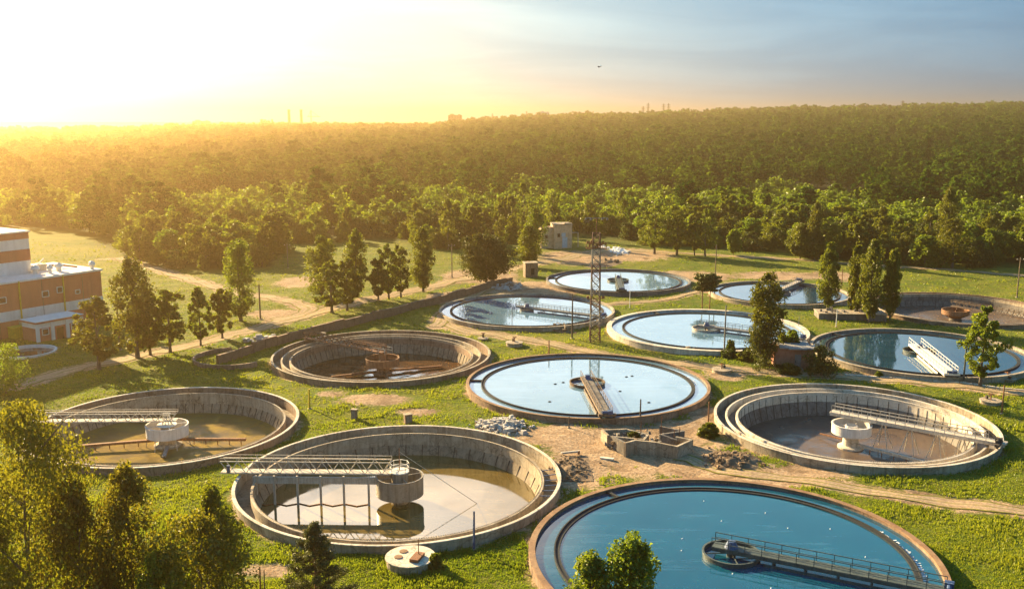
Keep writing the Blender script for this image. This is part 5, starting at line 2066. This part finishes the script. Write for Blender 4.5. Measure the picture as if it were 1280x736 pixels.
w = bpy.data.worlds.new('World')
S.world = w
w.use_nodes = True
nt = w.node_tree
nt.nodes.clear()
wo = nt.nodes.new('ShaderNodeOutputWorld')
bg = nt.nodes.new('ShaderNodeBackground')
sky = nt.nodes.new('ShaderNodeTexSky')
sky.sky_type = 'NISHITA'
sky.sun_disc = False
sky.sun_elevation = SUN_EL
sky.sun_rotation = SUN_AZ
sky.altitude = 100
sky.air_density = 1.2
sky.dust_density = 3.0
sky.ozone_density = 2.0
tc = N(nt, 'ShaderNodeTexCoord').outputs['Generated']
sep = N(nt, 'ShaderNodeSeparateXYZ', ins={0: tc})
zz = math_(nt, 'ADD', math_(nt, 'MAXIMUM', sep.outputs[2], 0.0), .12)
cv = N(nt, 'ShaderNodeCombineXYZ', ins={0: math_(nt, 'DIVIDE', sep.outputs[0], zz), 1: math_(nt, 'MULTIPLY', math_(nt, 'DIVIDE', sep.outputs[1], zz), 1.6), 2: 0.0})
mp = N(nt, 'ShaderNodeMapping', ins={'Vector': cv.outputs[0], 'Rotation': (0, 0, .25)})
cl = noise(nt, mp.outputs[0], .55, 8, .62, .9)
GA, GE = math.radians(-38), math.radians(20)   # brightest part of the thin cloud
dt = N(nt, 'ShaderNodeVectorMath', operation='DOT_PRODUCT', ins={0: tc, 1: (math.sin(GA) * math.cos(GE), math.cos(GA) * math.cos(GE), math.sin(GE))})
ang = math_(nt, 'DIVIDE', math_(nt, 'ARCCOSINE', math_(nt, 'MINIMUM', dt.outputs['Value'], 1.0)), PI)
# veil of thin high cloud: bright and creamy round the sun, steel blue away from it (units of the sky node)
veil = ramp(nt, ang, [(0.0, (1.2, 1.05, .85)), (.10, (.66, .66, .60)), (.139, (.38, .45, .45)), (.170, (.20, .31, .345)), (.235, (.095, .21, .285)), (.30, (.040, .14, .235)), (.37, (.014, .092, .185)), (1.0, (.02, .08, .15))])
sheet = math_(nt, 'MULTIPLY', ramp(nt, sep.outputs[2], [(.125, 0.0), (.16, 1.0), (.27, 1.0), (.33, 0.0)]), ramp(nt, ang, [(.27, 1.0), (.35, 0.0)]))
veil = mixc(nt, math_(nt, 'MULTIPLY', sheet, .85), veil, (.52, .69, .82))
sheet2 = math_(nt, 'MULTIPLY', ramp(nt, sep.outputs[2], [(.340, 0.0), (.372, 1.0), (.415, 1.0), (.47, 0.0)]), ramp(nt, ang, [(.17, 1.0), (.225, 0.0)]))  # bright sky patch above the view, added to whiten one tank's mirror water
high = ramp(nt, sep.outputs[2], [(.31, 0.0), (.36, 1.0)])
veil = mixc(nt, high, veil, ramp(nt, sep.outputs[2], [(.34, (.06, .235, .36)), (.50, (.014, .095, .20))]))
veil = mixc(nt, sheet2, veil, (1.3, 1.15, .95))
veil = mixc(nt, 1.0, veil, (6.4, 6.4, 6.4), 'MULTIPLY')
base = mixc(nt, .92, sky.outputs[0], veil)
clf = math_(nt, 'MULTIPLY', ramp(nt, cl, [(.44, 0.0), (.74, 1.0)]), .7)
lit = mixc(nt, 1.0, base, (1.7, 1.45, 1.3), 'MULTIPLY')
col = mixc(nt, clf, base, lit)
nt.links.new(col, bg.inputs[0])
bg.inputs[1].default_value = .10
nt.links.new(bg.outputs[0], wo.inputs[0])

# ------------------------------------------------------------------ render settings
S.view_settings.view_transform = 'Standard'
S.view_settings.look = 'None'
S.view_settings.exposure = 2.1
S.view_settings.gamma = 1
S.view_settings.use_curve_mapping = False
S.render.engine = 'CYCLES'
cy = S.cycles
cy.use_denoising = True
cy.denoiser = 'OPENIMAGEDENOISE'
cy.max_bounces = 5
cy.diffuse_bounces = 2
cy.glossy_bounces = 3
cy.transmission_bounces = 3
cy.volume_bounces = 0
cy.transparent_max_bounces = 4
cy.sample_clamp_indirect = 4
cy.caustics_reflective = False
cy.caustics_refractive = False
